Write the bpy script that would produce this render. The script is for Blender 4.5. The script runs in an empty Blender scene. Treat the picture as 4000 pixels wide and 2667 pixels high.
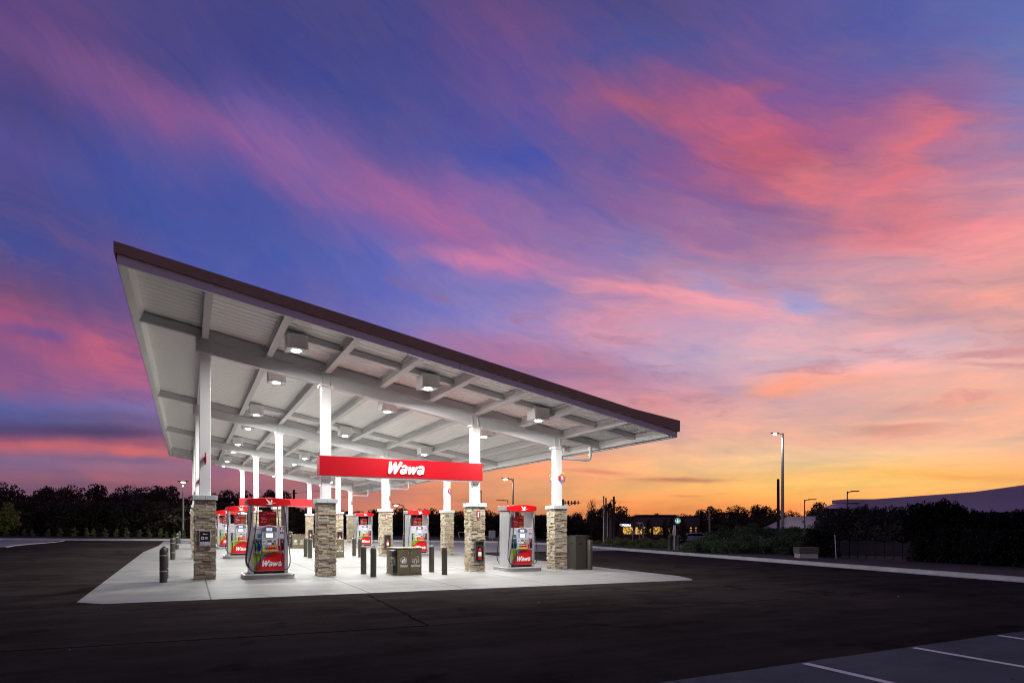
import bpy, bmesh, math, random
import numpy as np
from mathutils import Matrix, Vector
PI = math.pi
R = math.radians
scene = bpy.context.scene
random.seed(7)
rng = np.random.default_rng(7)

# ------------------------------------------------------------------ camera
YAW = 0.4848
CF, SF = math.cos(YAW), math.sin(YAW)
cam = bpy.data.cameras.new('camera')
cam.lens = 21.62
cam.sensor_width = 36.0
cam.shift_y = 0.179
cam.clip_end = 3000
cam_ob = bpy.data.objects.new('camera', cam)
scene.collection.objects.link(cam_ob)
cam_ob.location = (0, 0, 1.65)
cam_ob.rotation_euler = (R(90), 0, -YAW)
scene.camera = cam_ob
scene.view_settings.view_transform = 'Standard'
scene.view_settings.look = 'None'
scene.view_settings.exposure = 0.0
scene.view_settings.gamma = 1.0
scene.cycles.max_bounces = 8
scene.cycles.diffuse_bounces = 6
scene.cycles.sample_clamp_indirect = 6
scene.cycles.filter_width = 1.1

def lin(c):
    return tuple(((v/255)/12.92 if v/255 <= 0.04045 else ((v/255+0.055)/1.055)**2.4) for v in c) + (1.0,)

# ------------------------------------------------------------------ world: dusk sky with clouds
world = bpy.data.worlds.new('World')
scene.world = world
world.use_nodes = True
wt = world.node_tree
wt.nodes.clear()
class NB:
    """small node building helper"""
    def __init__(s, tree): s.t = tree
    def n(s, typ, **kw):
        nd = s.t.nodes.new(typ)
        for k, v in kw.items(): setattr(nd, k, v)
        return nd
    def put(s, sock, v):
        if hasattr(v, 'is_linked') or isinstance(v, bpy.types.NodeSocket): s.t.links.new(v, sock)
        else: sock.default_value = v
    def math(s, op, a, b=0.0, c=0.0, clamp=False):
        nd = s.n('ShaderNodeMath', operation=op, use_clamp=clamp)
        s.put(nd.inputs[0], a); s.put(nd.inputs[1], b); s.put(nd.inputs[2], c)
        return nd.outputs[0]
    def vmath(s, op, a, b=(0, 0, 0)):
        nd = s.n('ShaderNodeVectorMath', operation=op)
        s.put(nd.inputs[0], a); s.put(nd.inputs[1], b)
        return nd
    def comb(s, x, y, z=0.0):
        nd = s.n('ShaderNodeCombineXYZ')
        s.put(nd.inputs[0], x); s.put(nd.inputs[1], y); s.put(nd.inputs[2], z)
        return nd.outputs[0]
    def sep(s, v):
        nd = s.n('ShaderNodeSeparateXYZ'); s.put(nd.inputs[0], v); return nd.outputs
    def noise(s, v, scale=1.0, detail=4.0, rough=0.55, dist=0.0, color=False):
        nd = s.n('ShaderNodeTexNoise')
        s.put(nd.inputs['Vector'], v); nd.inputs['Scale'].default_value = scale
        nd.inputs['Detail'].default_value = detail; nd.inputs['Roughness'].default_value = rough
        nd.inputs['Distortion'].default_value = dist
        return nd.outputs['Color' if color else 'Fac']
    def mix(s, f, a, b, blend='MIX'):
        nd = s.n('ShaderNodeMix', data_type='RGBA', blend_type=blend)
        s.put(nd.inputs['Factor'], f); s.put(nd.inputs['A'], a); s.put(nd.inputs['B'], b)
        return nd.outputs['Result']
    def rng(s, v, a, b, c=0.0, d=1.0, smooth=False):
        nd = s.n('ShaderNodeMapRange')
        if smooth: nd.interpolation_type = 'SMOOTHSTEP'
        s.put(nd.inputs['Value'], v)
        for i, x in enumerate((a, b, c, d)): nd.inputs[1+i].default_value = x
        return nd.outputs[0]
    def ramp(s, fac, stops, interp='LINEAR'):
        nd = s.n('ShaderNodeValToRGB')
        cr = nd.color_ramp; cr.interpolation = interp
        while len(cr.elements) > 1: cr.elements.remove(cr.elements[-1])
        cr.elements[0].position = stops[0][0]; cr.elements[0].color = stops[0][1]
        for p, c in stops[1:]:
            e = cr.elements.new(p); e.color = c
        s.put(nd.inputs[0], fac)
        return nd.outputs[0]

F0, HY = 2402.7, 2049.5
def ae(u, v):       # direction of a point of the view: azimuth from the camera's heading and elevation
    a = math.atan((u-2000)/F0)
    return a, math.atan((HY-v)/F0*math.cos(a))
b = NB(wt)
geo = b.n('ShaderNodeTexCoord').outputs['Generated']
D = b.sep(geo)
Xc = b.math('SUBTRACT', b.math('MULTIPLY', D[0], CF), b.math('MULTIPLY', D[1], SF))
Yc = b.math('ADD', b.math('MULTIPLY', D[0], SF), b.math('MULTIPLY', D[1], CF))
az = b.math('ARCTAN2', Xc, Yc)
el = b.math('ARCSINE', D[2])
ax = b.math('ABSOLUTE', az)
# streak frame: clouds run down to the right high up, and level near the horizon
elc = b.rng(el, 0.0, 0.62, 0.0, 1.0, True)
yy = b.math('ADD', el, b.math('MULTIPLY', b.math('MULTIPLY', az, 0.52), elc))
wv = b.comb(b.math('MULTIPLY', az, 2.2), b.math('MULTIPLY', yy, 7.0), 1.7)
warp = b.noise(wv, 1.0, 5.0, 0.6, 0.0, True)
W3 = b.sep(b.vmath('SUBTRACT', warp, (0.5, 0.5, 0.5)).outputs[0])
wamp = b.rng(el, 0.02, 0.35, 0.22, 1.0)
azw = b.math('ADD', az, b.math('MULTIPLY', b.math('MULTIPLY', W3[0], 0.34), wamp))
elw = b.math('ADD', el, b.math('MULTIPLY', b.math('MULTIPLY', W3[1], 0.13), wamp))
VROWS = [0, 200, 400, 600, 800, 1000, 1150, 1250, 1400, 1520, 1600, 1690, 1745, 1800, 1870, 1920, 1980, 2040]
GRID = {
 0:    [(95,68,128),(98,70,128),(72,68,130),(82,74,146),(66,72,140),(68,76,145),(112,76,118),(170,84,122),(140,88,135),(150,92,135),(96,98,156),(90,74,115),(188,96,108),(122,100,140),(140,92,112),(112,84,108),(150,84,106),(150,84,100)],
 500:  [(80,70,130),(74,68,134),(106,80,145),(72,80,155),(60,78,155),(86,76,146),(96,78,135),(120,84,135),(190,92,124),(170,96,138),(118,108,164),(96,80,118),(170,92,112),(140,108,140),(150,94,112),(122,86,108),(158,88,106),(160,88,100)],
 1000: [(66,66,130),(64,66,136),(72,72,145),(112,85,155),(68,80,163),(70,88,170),(88,88,162),(104,86,152),(112,86,150),(130,92,145),(140,104,150),(130,96,138),(150,100,128),(170,104,122),(180,108,116),(165,104,112),(172,102,104),(176,100,96)],
 1500: [(72,70,135),(68,70,140),(66,74,148),(84,80,152),(130,94,160),(92,98,178),(104,104,180),(118,112,182),(130,116,178),(150,120,170),(170,125,160),(180,125,150),(190,125,138),(205,128,122),(210,130,112),(200,124,106),(210,126,98),(214,124,90)],
 2000: [(92,72,128),(106,76,138),(100,80,150),(72,82,165),(112,96,165),(156,118,178),(124,118,186),(148,130,190),(166,126,170),(168,122,156),(190,136,158),(205,145,145),(215,148,132),(232,152,112),(236,160,110),(240,160,104),(236,146,86),(232,134,78)],
 2500: [(74,73,134),(76,80,148),(132,86,140),(112,88,150),(126,98,158),(142,124,176),(190,140,170),(218,150,170),(178,152,190),(190,142,165),(206,146,156),(232,170,156),(240,180,148),(248,186,130),(248,178,108),(248,172,96),(238,146,74),(232,128,66)],
 3000: [(92,80,144),(106,85,150),(138,88,148),(168,88,132),(160,100,142),(168,132,168),(190,150,180),(206,170,192),(214,176,186),(222,168,168),(228,172,160),(238,178,152),(248,194,148),(255,204,142),(255,196,108),(255,184,86),(242,150,68),(234,132,62)],
 3500: [(84,88,156),(100,95,160),(146,98,150),(188,108,140),(206,124,138),(208,150,160),(204,154,166),(210,156,162),(222,182,190),(232,176,160),(238,180,156),(240,180,150),(252,200,150),(255,200,128),(255,192,92),(255,190,96),(244,164,84),(238,146,74)],
 4000: [(92,106,170),(96,112,176),(114,126,180),(164,126,166),(214,144,156),(226,156,152),(222,160,152),(216,162,158),(224,176,168),(230,178,158),(232,176,150),(242,186,150),(248,190,145),(250,184,122),(252,176,90),(250,180,100),(240,160,84),(234,146,76)],
}
BACK = [(60,66,128),(60,68,134),(62,72,142),(66,76,150),(70,80,152),(78,84,150),(84,86,148),(90,86,144),(100,86,138),(110,86,130),(112,88,128),(112,84,120),(116,84,116),(120,84,112),(120,84,108),(116,82,104),(110,78,98),(100,72,90)]
BACK = [(r_*1.12, g_*1.05, b_*0.86) for r_, g_, b_ in BACK]
def ramp_at(u, colors, a=None):
    st = []
    for v, c in zip(VROWS, colors):
        st.append((min(1.0, max(0.0, ae(u, v)[1]/0.9)), lin(c)))
    st.sort(key=lambda s: s[0])
    return st
efac = b.math('DIVIDE', elw, 0.9, clamp=True)
ring = [(-PI, ramp_at(2000, BACK)), (-1.35, ramp_at(2000, BACK))]
for u, c in GRID.items(): ring.append((ae(u, 0)[0], ramp_at(u, c)))
ring += [(1.35, ramp_at(2000, BACK)), (PI, ramp_at(2000, BACK))]
col = None
for i, (a, st) in enumerate(ring):
    rc = b.ramp(efac, st)
    if col is None: col = rc; pa = a; continue
    f = b.rng(azw, pa, a, 0.0, 1.0)
    col = b.mix(f, col, rc); pa = a
# explicit cloud streaks: (u0,v0,u1,v1, half width px, colour, strength)
STREAKS = [
 (-100,80,700,420,70,(128,84,140),.55),(600,400,1250,640,60,(142,92,152),.7),(700,330,1150,560,45,(96,88,158),.2),
 (1000,560,1500,720,130,(140,98,162),.6),(1500,740,2100,900,90,(165,100,158),.65),(1900,860,2400,1000,80,(160,110,160),.5),
 (1300,350,1450,700,90,(72,76,148),.15),
 (2300,330,2750,480,45,(165,88,122),.75),(2700,450,3150,700,70,(196,92,112),.8),(3050,620,3250,760,50,(215,115,115),.6),
 (3150,660,3550,620,55,(195,112,130),.5),(3440,440,3500,760,60,(205,108,125),.6),(3100,700,3700,860,100,(205,115,130),.5),
 (2750,380,2950,330,30,(170,90,125),.6),(2750,560,3050,760,40,(165,92,135),.4),
 (1700,980,2200,1030,38,(206,122,165),.75),(2150,1040,2600,1180,45,(228,145,160),.75),(2550,1150,3050,1290,50,(236,160,170),.8),(2950,1290,3300,1230,30,(228,165,175),.6),
 (2900,1500,3150,1490,35,(240,155,120),.75),(3050,1470,3420,1500,28,(242,165,135),.6),(3180,1130,3500,1190,45,(222,165,160),.5),
 (2100,1400,2500,1460,60,(180,110,130),.5),(1700,1330,2200,1420,60,(168,104,140),.45),(2450,1560,2700,1620,30,(210,140,140),.4),
 (2100,1040,2500,1050,30,(150,118,180),.3),(2650,1060,2900,1180,30,(140,150,205),.45),(3000,1180,3200,1230,40,(168,168,212),.6),
 (3350,1650,3650,1652,16,(205,140,125),.6),(3400,1590,3900,1560,20,(232,160,135),.4),(3500,1180,3900,1220,60,(205,150,150),.4),
 (2420,1862,2860,1868,9,(205,125,95),.85),(2150,1828,2480,1846,8,(215,130,105),.7),(2600,1935,2750,1937,5,(205,130,85),.5),(2250,1960,2500,1962,6,(215,120,85),.5),
 (3200,1840,4000,1850,16,(255,186,80),.5),(3550,1858,4000,1862,7,(255,160,70),.5),(2800,1900,3900,1880,22,(255,205,110),.45),
 (0,1300,300,1330,22,(86,84,150),.55),(60,1400,600,1440,30,(196,92,118),.4),(300,1330,620,1380,25,(205,96,118),.6),
 (0,1735,380,1752,13,(205,100,104),.7),(350,1748,700,1775,14,(214,108,104),.7),(0,1780,700,1800,12,(120,104,140),.5),
 (0,1680,650,1700,20,(80,64,102),.75),(0,1610,700,1650,16,(104,86,134),.5),(0,1880,700,1892,15,(112,84,108),.5),
 (1350,1850,1700,1870,12,(225,130,105),.5),(1500,1900,1950,1905,10,(235,140,100),.5),(1850,1790,2250,1800,14,(245,165,135),.5),
]
P = b.comb(azw, elw)
for (u0, v0, u1, v1, w, c, st) in STREAKS:
    a0, a1 = ae(u0, v0), ae(u1, v1)
    dx, dy = a1[0]-a0[0], a1[1]-a0[1]
    ww = 2.0*w/F0*math.cos((a0[0]+a1[0])/2)**1.5
    mp = b.n('ShaderNodeMapping', vector_type='TEXTURE')
    mp.inputs['Location'].default_value = ((a0[0]+a1[0])/2, (a0[1]+a1[1])/2, 0)
    mp.inputs['Rotation'].default_value = (0, 0, math.atan2(dy, dx))
    mp.inputs['Scale'].default_value = (math.hypot(dx, dy)*0.62+ww, ww, 1)
    b.put(mp.inputs['Vector'], P)
    ln = b.vmath('LENGTH', mp.outputs[0]).outputs['Value']
    col = b.mix(b.rng(ln, 0.0, 1.0, min(1, st*1.1), 0.0, True), col, lin(c))
# fine streaky variation
n0 = b.noise(b.comb(b.math('MULTIPLY', azw, 5.0), b.math('MULTIPLY', b.math('ADD', elw, b.math('MULTIPLY', b.math('MULTIPLY', azw, 0.35), elc)), 11.0), 14.0), 1.6, 6.0, 0.62, 0.8)
k0 = b.ramp(n0, [(0.35, (0.90, 0.94, 1.03, 1)), (0.5, (1, 1, 1, 1)), (0.68, (1.13, 1.0, 0.98, 1))])
col = b.mix(0.85, col, k0, 'MULTIPLY')
n1 = b.noise(b.comb(b.math('MULTIPLY', azw, 3.2), b.math('MULTIPLY', b.math('ADD', elw, b.math('MULTIPLY', b.math('MULTIPLY', azw, 0.5), elc)), 12.0), 4.0), 1.3, 7.0, 0.6, 0.3)
k1 = b.ramp(n1, [(0.32, (0.78, 0.88, 1.06, 1)), (0.5, (1, 1, 1, 1)), (0.68, (1.30, 1.03, 0.95, 1))])
col = b.mix(0.9, col, k1, 'MULTIPLY')
n3 = b.noise(b.comb(b.math('MULTIPLY', azw, 9.0), b.math('MULTIPLY', b.math('ADD', elw, b.math('MULTIPLY', b.math('MULTIPLY', azw, 0.45), elc)), 34.0), 24.0), 1.4, 6.0, 0.65, 0.5)
k3 = b.ramp(n3, [(0.34, (0.91, 0.95, 1.01, 1)), (0.5, (1, 1, 1, 1)), (0.66, (1.10, 1.02, 0.99, 1))])
col = b.mix(b.rng(el, 0.05, 0.4, 0.5, 1.0), col, k3, 'MULTIPLY')
# broken grey mauve puffs in the middle heights
n4 = b.noise(b.comb(b.math('MULTIPLY', azw, 4.2), b.math('MULTIPLY', b.math('ADD', elw, b.math('MULTIPLY', azw, 0.10)), 19.0), 31.0), 1.5, 7.0, 0.62, 0.6)
band = b.math('MULTIPLY', b.rng(el, 0.10, 0.19, 0.0, 1.0, True), b.rng(el, 0.30, 0.46, 1.0, 0.0, True))
col = b.mix(b.math('MULTIPLY', b.rng(n4, 0.52, 0.70, 0.0, 0.62, True), band), col, b.mix(b.rng(az, -0.5, 0.6), lin((112, 84, 134)), lin((198, 130, 142))))
n2 = b.noise(b.comb(b.math('MULTIPLY', azw, 3.0), b.math('MULTIPLY', elw, 60.0), 9.0), 1.0, 4.0, 0.6)
low = b.rng(el, 0.02, 0.22, 0.7, 0.0, True)
k2 = b.ramp(n2, [(0.32, (0.86, 0.82, 0.84, 1)), (0.5, (1, 1, 1, 1)), (0.7, (1.06, 1.04, 1.0, 1))])
col = b.mix(low, col, k2, 'MULTIPLY')
col = b.mix(b.rng(el, -0.03, -0.005, 1.0, 0.0), col, (0.03, 0.025, 0.03, 1))
hs = b.n('ShaderNodeHueSaturation'); hs.inputs['Saturation'].default_value = 0.96; wt.links.new(col, hs.inputs['Color']); col = hs.outputs[0]
bg = b.n('ShaderNodeBackground'); bg.inputs['Strength'].default_value = 1.0
wt.links.new(col, bg.inputs['Color'])
wo = b.n('ShaderNodeOutputWorld'); wt.links.new(bg.outputs[0], wo.inputs[0])
world.cycles.sampling_method = 'MANUAL'
world.cycles.sample_map_resolution = 512

# ------------------------------------------------------------------ helpers
def G(x, y):                       # the forecourt drains about one per cent to the right
    return -0.00929*x + 0.00489*y
def bearing(u, d):                 # plan position from a bearing (view units) and a distance ahead
    X = (u-2000)/F0*d
    return X*CF + d*SF, -X*SF + d*CF
def hgt(u, v, d):                  # height above the local ground plane
    X = (u-2000)/F0*d
    return 1.65 + (HY-v)/F0*d + 0.0105*X
ROOTCOL = scene.collection
def tag(o, label=None, cat=None, group=None, kind=None):
    if label: o['label'] = label
    if cat: o['category'] = cat
    if group: o['group'] = group
    if kind: o['kind'] = kind
    return o
def thing(name, label, cat, loc, rz=0.0, group=None, dz=0.0):
    o = bpy.data.objects.new(name, None)
    ROOTCOL.objects.link(o)
    o.empty_display_size = 0.3
    z = loc[2] if len(loc) > 2 else G(loc[0], loc[1]) + dz
    o.location = (loc[0], loc[1], z); o.rotation_euler = (0, 0, rz)
    return tag(o, label, cat, group)
def copy_tree(o, parent=None):
    c = o.copy(); ROOTCOL.objects.link(c)
    if parent is not None: c.parent = parent
    for ch in list(o.children): copy_tree(ch, c)
    return c

_txt = {}
def glyphs(s, shear=0.0, bold=0.0, space=1.0):
    key = (s, shear, bold, space)
    if key not in _txt:
        cu = bpy.data.curves.new('lettering', 'FONT')
        cu.body = s; cu.size = 1.0; cu.shear = shear; cu.offset = bold; cu.space_character = space
        cu.fill_mode = 'FRONT'
        cu.resolution_u = 4
        ob = bpy.data.objects.new('lettering_tmp', cu); ROOTCOL.objects.link(ob)
        dg = bpy.context.evaluated_depsgraph_get(); dg.update()
        me = ob.evaluated_get(dg).to_mesh()
        V = np.array([v.co[:2] for v in me.vertices]) if len(me.vertices) else np.zeros((1, 2))
        Fc = [tuple(p.vertices) for p in me.polygons]
        ob.evaluated_get(dg).to_mesh_clear()
        bpy.data.objects.remove(ob); bpy.data.curves.remove(cu)
        mn, mx = V.min(0), V.max(0)
        _txt[key] = (V-mn, Fc, mx-mn)
    return _txt[key]

class MB:
    def __init__(s, mat=None):
        s.V = []; s.F = []; s.MI = []; s.mats = []; s.mat = mat; s.T = Matrix()
    def mi(s, m):
        m = m or s.mat
        if m not in s.mats: s.mats.append(m)
        return s.mats.index(m)
    def add(s, vs, fs, m=None):
        o = len(s.V); T = s.T
        s.V += [tuple(T @ Vector(v)) for v in vs]
        s.F += [tuple(o+i for i in f) for f in fs]
        s.MI += [s.mi(m)]*len(fs)
    def box(s, x0, x1, y0, y1, z0, z1, m=None, jit=0.0):
        v = [(x0,y0,z0),(x1,y0,z0),(x1,y1,z0),(x0,y1,z0),(x0,y0,z1),(x1,y0,z1),(x1,y1,z1),(x0,y1,z1)]
        if jit: v = [tuple(c+random.uniform(-jit, jit) for c in p) for p in v]
        s.add(v, [(0,3,2,1),(4,5,6,7),(0,1,5,4),(1,2,6,5),(2,3,7,6),(3,0,4,7)], m)
    def hexa(s, lo, hi, m=None):      # four bottom points, four top points (same winding, counterclockwise from above)
        s.add(list(lo)+list(hi), [(0,3,2,1),(4,5,6,7),(0,1,5,4),(1,2,6,5),(2,3,7,6),(3,0,4,7)], m)
    def prism(s, pts, y0, y1, m=None):     # outline in x,z (counterclockwise seen from -y), extruded from y0 (front) to y1
        n = len(pts)
        v = [(p[0], y0, p[1]) for p in pts]+[(p[0], y1, p[1]) for p in pts]
        s.add(v, [tuple(range(n)), tuple(reversed(range(n, 2*n)))]+[(i, n+i, n+(i+1) % n, (i+1) % n) for i in range(n)], m)
    def vprism(s, pts, z0, z1, m=None):    # outline in x,y extruded upwards
        n = len(pts)
        v = [(p[0], p[1], z0) for p in pts]+[(p[0], p[1], z1) for p in pts]
        s.add(v, [tuple(reversed(range(n))), tuple(range(n, 2*n))]+[(i, (i+1) % n, n+(i+1) % n, n+i) for i in range(n)], m)
    def lathe(s, prof, n=20, c=(0, 0), m=None):
        v = []; f = []
        for (r, z) in prof:
            for k in range(n):
                a = 2*PI*k/n; v.append((c[0]+r*math.cos(a), c[1]+r*math.sin(a), z))
        for i in range(len(prof)-1):
            for k in range(n):
                f.append((i*n+k, i*n+(k+1) % n, (i+1)*n+(k+1) % n, (i+1)*n+k))
        f.append(tuple(range((len(prof)-1)*n, len(prof)*n)))
        f.append(tuple(reversed(range(n))))
        s.add(v, f, m)
    def tube(s, pts, r, n=8, m=None, r2=None):
        pts = [Vector(p) for p in pts]; v = []; f = []
        up = Vector((0.13, 0.31, 0.94)).normalized()
        N = len(pts)
        for i, p in enumerate(pts):
            d = (pts[min(i+1, N-1)]-pts[max(i-1, 0)]).normalized()
            a = d.cross(up)
            if a.length < 0.05: a = d.cross(Vector((1, 0, 0)))
            a.normalize(); c = d.cross(a)
            rr = r if r2 is None else r+(r2-r)*i/(N-1)
            for k in range(n):
                t = 2*PI*k/n; v.append(tuple(p+a*math.cos(t)*rr+c*math.sin(t)*rr))
        for i in range(N-1):
            for k in range(n):
                f.append((i*n+k, (i+1)*n+k, (i+1)*n+(k+1) % n, i*n+(k+1) % n))
        f.append(tuple(range(n))); f.append(tuple(reversed(range((N-1)*n, N*n))))
        s.add(v, f, m)
    def disc(s, cx, cz, y, r, m=None, n=20, th=0.003, r0=0.0):
        if r0 == 0: s.prism([(cx+r*math.cos(2*PI*k/n), cz+r*math.sin(2*PI*k/n)) for k in range(n)], y, y+th, m)
        else:
            v = []; f = []
            for rr in (r0, r):
                for k in range(n):
                    a = 2*PI*k/n; v.append((cx+rr*math.cos(a), y, cz+rr*math.sin(a)))
            for k in range(n): f.append((k, (k+1) % n, n+(k+1) % n, n+k)[::-1])
            s.add(v, [tuple(reversed(q)) for q in f], m)
    def text(s, st, x, z, y, h=None, w=None, m=None, shear=0.0, bold=0.0, align='L', up=False, ext=0.0, space=1.0):
        """flat or raised lettering facing -y; x,z is the lower left (or centre) of the word; up=True reads upwards"""
        V, Fc, D = glyphs(st, shear, bold, space)
        if h is None: sx = sz = w/D[0]
        elif w is None: sx = sz = h/D[1]
        else: sx, sz = w/D[0], h/D[1]
        P = V*[sx, sz]
        if align == 'C': P = P-np.array([D[0]*sx/2, D[1]*sz/2])
        if up: P = np.stack([-P[:, 1], P[:, 0]], 1)
        fr = [(x+p[0], y-ext, z+p[1]) for p in P]
        s.add(fr, Fc, m)
        if ext > 0:
            cnt = {}
            for f in Fc:
                for i in range(len(f)):
                    e = (f[i], f[(i+1) % len(f)]); cnt[e] = 1
            side = [e for e in cnt if (e[1], e[0]) not in cnt]
            n = len(fr)
            vs = fr+[(p[0], y, p[2]) for p in fr]
            s.add(vs, [(e[1], e[0], n+e[0], n+e[1]) for e in side], m)
    def script_name(s, x, z, y, w, m, ext):
        '''heavy slanted lettering drawn with broad strokes; x,z lower left, w overall width'''
        k = w/2.92; st = []
        def ring(cx, cz, rx, rz): return [(cx+rx*math.cos(R(a)), cz+rz*math.sin(R(a))) for a in range(0, 361, 30)]
        for off in (-0.10, 1.20):
            st += [(ring(1.29+off, 0.235, 0.155, 0.135), 0.165), ([(1.13+off, 0.545), (1.22+off, 0.62), (1.36+off, 0.635), (1.46+off, 0.57), (1.49+off, 0.45), (1.49+off, 0.09)], 0.17)]
        st += [([(0.10, 0.92), (0.20, 0.12), (0.50, 0.80), (0.60, 0.12), (0.93, 0.92)], 0.20), ([(1.62, 0.62), (1.69, 0.11), (1.90, 0.54), (1.98, 0.11), (2.21, 0.62)], 0.165)]
        q = 0
        def P(a): return (x+(a[0]+0.2*a[1])*k, z+a[1]*k)
        for pts, wd in st:
            for i in range(len(pts)-1):
                a, c = Vector(pts[i]), Vector(pts[i+1]); d = (c-a).normalized(); nn = Vector((-d.y, d.x))*wd/2
                s.prism([P(a-nn), P(c-nn), P(c+nn), P(a+nn)], y-ext-q*0.00015, y, m); q += 1
            for i in range(1, len(pts)-1):
                s.prism([P((pts[i][0]+wd/2*math.cos(R(a)), pts[i][1]+wd/2*math.sin(R(a)))) for a in range(0, 360, 30)], y-ext-q*0.00015, y, m); q += 1
    def build(s, name, parent=None, smooth=False, bev=0.0, mat=None):
        me = bpy.data.meshes.new(name)
        me.from_pydata(s.V, [], s.F)
        for m in s.mats: me.materials.append(m)
        if len(s.mats) > 1: me.polygons.foreach_set('material_index', s.MI)
        if smooth:
            me.polygons.foreach_set('use_smooth', [True]*len(me.polygons))
            try: me.set_sharp_from_angle(angle=R(35))
            except Exception: pass
        me.update()
        o = bpy.data.objects.new(name, me); ROOTCOL.objects.link(o)
        if parent is not None: o.parent = parent
        if bev:
            md = o.modifiers.new('bevel', 'BEVEL'); md.width = bev; md.segments = 2; md.limit_method = 'ANGLE'; md.angle_limit = R(40)
        return o

# ------------------------------------------------------------------ materials
def mat(name, rgb, rough=0.6, metal=0.0, var=0.0, vscale=6.0, bump=0.0, bscale=40.0, emit=None, es=0.0, island=None, spec=0.5, coat=0.0, rvar=0.0):
    m = bpy.data.materials.new(name); m.use_nodes = True
    t = m.node_tree; bs = t.nodes['Principled BSDF']; q = NB(t)
    c = tuple(rgb)+(1.0,) if len(rgb) == 3 else rgb
    bs.inputs['Roughness'].default_value = rough; bs.inputs['Metallic'].default_value = metal
    bs.inputs['Specular IOR Level'].default_value = spec
    bs.inputs['Coat Weight'].default_value = coat
    bs.inputs['Base Color'].default_value = c
    co = None
    if var or bump or rvar: co = q.n('ShaderNodeTexCoord').outputs['Object']
    cc = None
    if island:
        g = q.n('ShaderNodeNewGeometry').outputs['Random Per Island']
        cc = q.ramp(g, [(p, tuple(k)+(1.0,)) for p, k in island])
    if var:
        nz = q.noise(co, vscale, 6.0, 0.6)
        k = q.ramp(nz, [(0.3, (1-var, 1-var, 1-var, 1)), (0.7, (1+var, 1+var, 1+var, 1))])
        cc = q.mix(1.0, cc if cc is not None else c, k, 'MULTIPLY')
    if cc is not None: t.links.new(cc, bs.inputs['Base Color'])
    if rvar:
        t.links.new(q.rng(q.noise(co, vscale*1.7, 5.0, 0.6), 0.3, 0.7, max(0.03, rough-rvar), min(1, rough+rvar)), bs.inputs['Roughness'])
    if bump:
        bn = q.n('ShaderNodeBump'); bn.inputs['Strength'].default_value = bump; bn.inputs['Distance'].default_value = 0.01
        t.links.new(q.noise(co, bscale, 5.0, 0.6), bn.inputs['Height']); t.links.new(bn.outputs[0], bs.inputs['Normal'])
    if emit:
        bs.inputs['Emission Color'].default_value = tuple(emit)+(1.0,); bs.inputs['Emission Strength'].default_value = es
    return m

M = {}
M['white'] = mat('white_paint', (0.86, 0.865, 0.855), 0.42)
M['beam'] = mat('white_beam_shaded_grey', (0.66, 0.665, 0.67), 0.45)  # white paint greyed so the beams look shaded against the deck
M['deckw'] = mat('deck_paint', (0.90, 0.905, 0.89), 0.42)
M['brown'] = mat('brown_fascia', (0.42, 0.29, 0.185), 0.5, var=0.06, vscale=1.5)
M['steel'] = mat('stainless_steel', (0.42, 0.42, 0.42), 0.36, 0.6, var=0.08, rvar=0.1)
M['galv'] = mat('galvanised_steel', (0.38, 0.38, 0.39), 0.4, 0.7, var=0.06)
M['alu'] = mat('brushed_aluminium', (0.55, 0.56, 0.59), 0.36, 0.6, var=0.05, rvar=0.08)
M['bezel'] = mat('grey_plastic', (0.48, 0.49, 0.55), 0.45, var=0.03)
M['bezeld'] = mat('dark_grey_plastic', (0.13, 0.13, 0.15), 0.4)
M['red'] = mat('red_enamel', (0.62, 0.006, 0.008), 0.3, var=0.04, vscale=2.0, coat=0.3)
M['redsign'] = mat('red_sign_face', (0.42, 0.003, 0.010), 0.35, var=0.03, vscale=1.0)
M['green'] = mat('lime_vinyl', (0.27, 0.38, 0.012), 0.4)
M['blue'] = mat('blue_vinyl', (0.005, 0.13, 0.38), 0.4)
M['dblue'] = mat('dark_blue_vinyl', (0.01, 0.03, 0.32), 0.4)
M['yellow'] = mat('yellow_vinyl', (0.75, 0.70, 0.03), 0.4)
M['black'] = mat('black_plastic', (0.012, 0.012, 0.013), 0.4)
M['rubber'] = mat('black_rubber', (0.015, 0.015, 0.016), 0.45)
M['letter'] = mat('white_lettering', (0.82, 0.83, 0.84), 0.5)
M['nozg'] = mat('green_nozzle_cover', (0.005, 0.13, 0.05), 0.35)
M['nozb'] = mat('blue_nozzle_cover', (0.006, 0.02, 0.28), 0.35)
M['screen'] = mat('lit_display', (0.6, 0.65, 0.7), 0.3, emit=(0.80, 0.88, 1.0), es=1.0)
M['lcd'] = mat('lit_number_display', (0.4, 0.45, 0.5), 0.3, emit=(0.55, 0.62, 0.80), es=0.8)
M['adred'] = mat('red_advert', (0.24, 0.006, 0.012), 0.3, emit=(0.30, 0.005, 0.01), es=0.35)
M['burger'] = mat('advert_bun', (0.38, 0.17, 0.03), 0.5, var=0.3, vscale=30)
M['burgerd'] = mat('advert_filling', (0.20, 0.08, 0.02), 0.5, var=0.4, vscale=60)
M['binbrown'] = mat('brown_bin_paint', (0.125, 0.098, 0.050), 0.5, var=0.08, vscale=3.0, bump=0.1, bscale=200)
M['bindark'] = mat('dark_brown_bin_paint', (0.055, 0.049, 0.036), 0.42, var=0.08, vscale=3.0)
M['bollard'] = mat('dark_bronze_sleeve', (0.060, 0.054, 0.042), 0.36, var=0.06, vscale=4.0)
M['band'] = mat('reflective_tape', (0.6, 0.6, 0.6), 0.3)
M['cap'] = mat('cast_stone_cap', (0.55, 0.57, 0.57), 0.75, var=0.06, vscale=8, bump=0.25, bscale=60)
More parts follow.
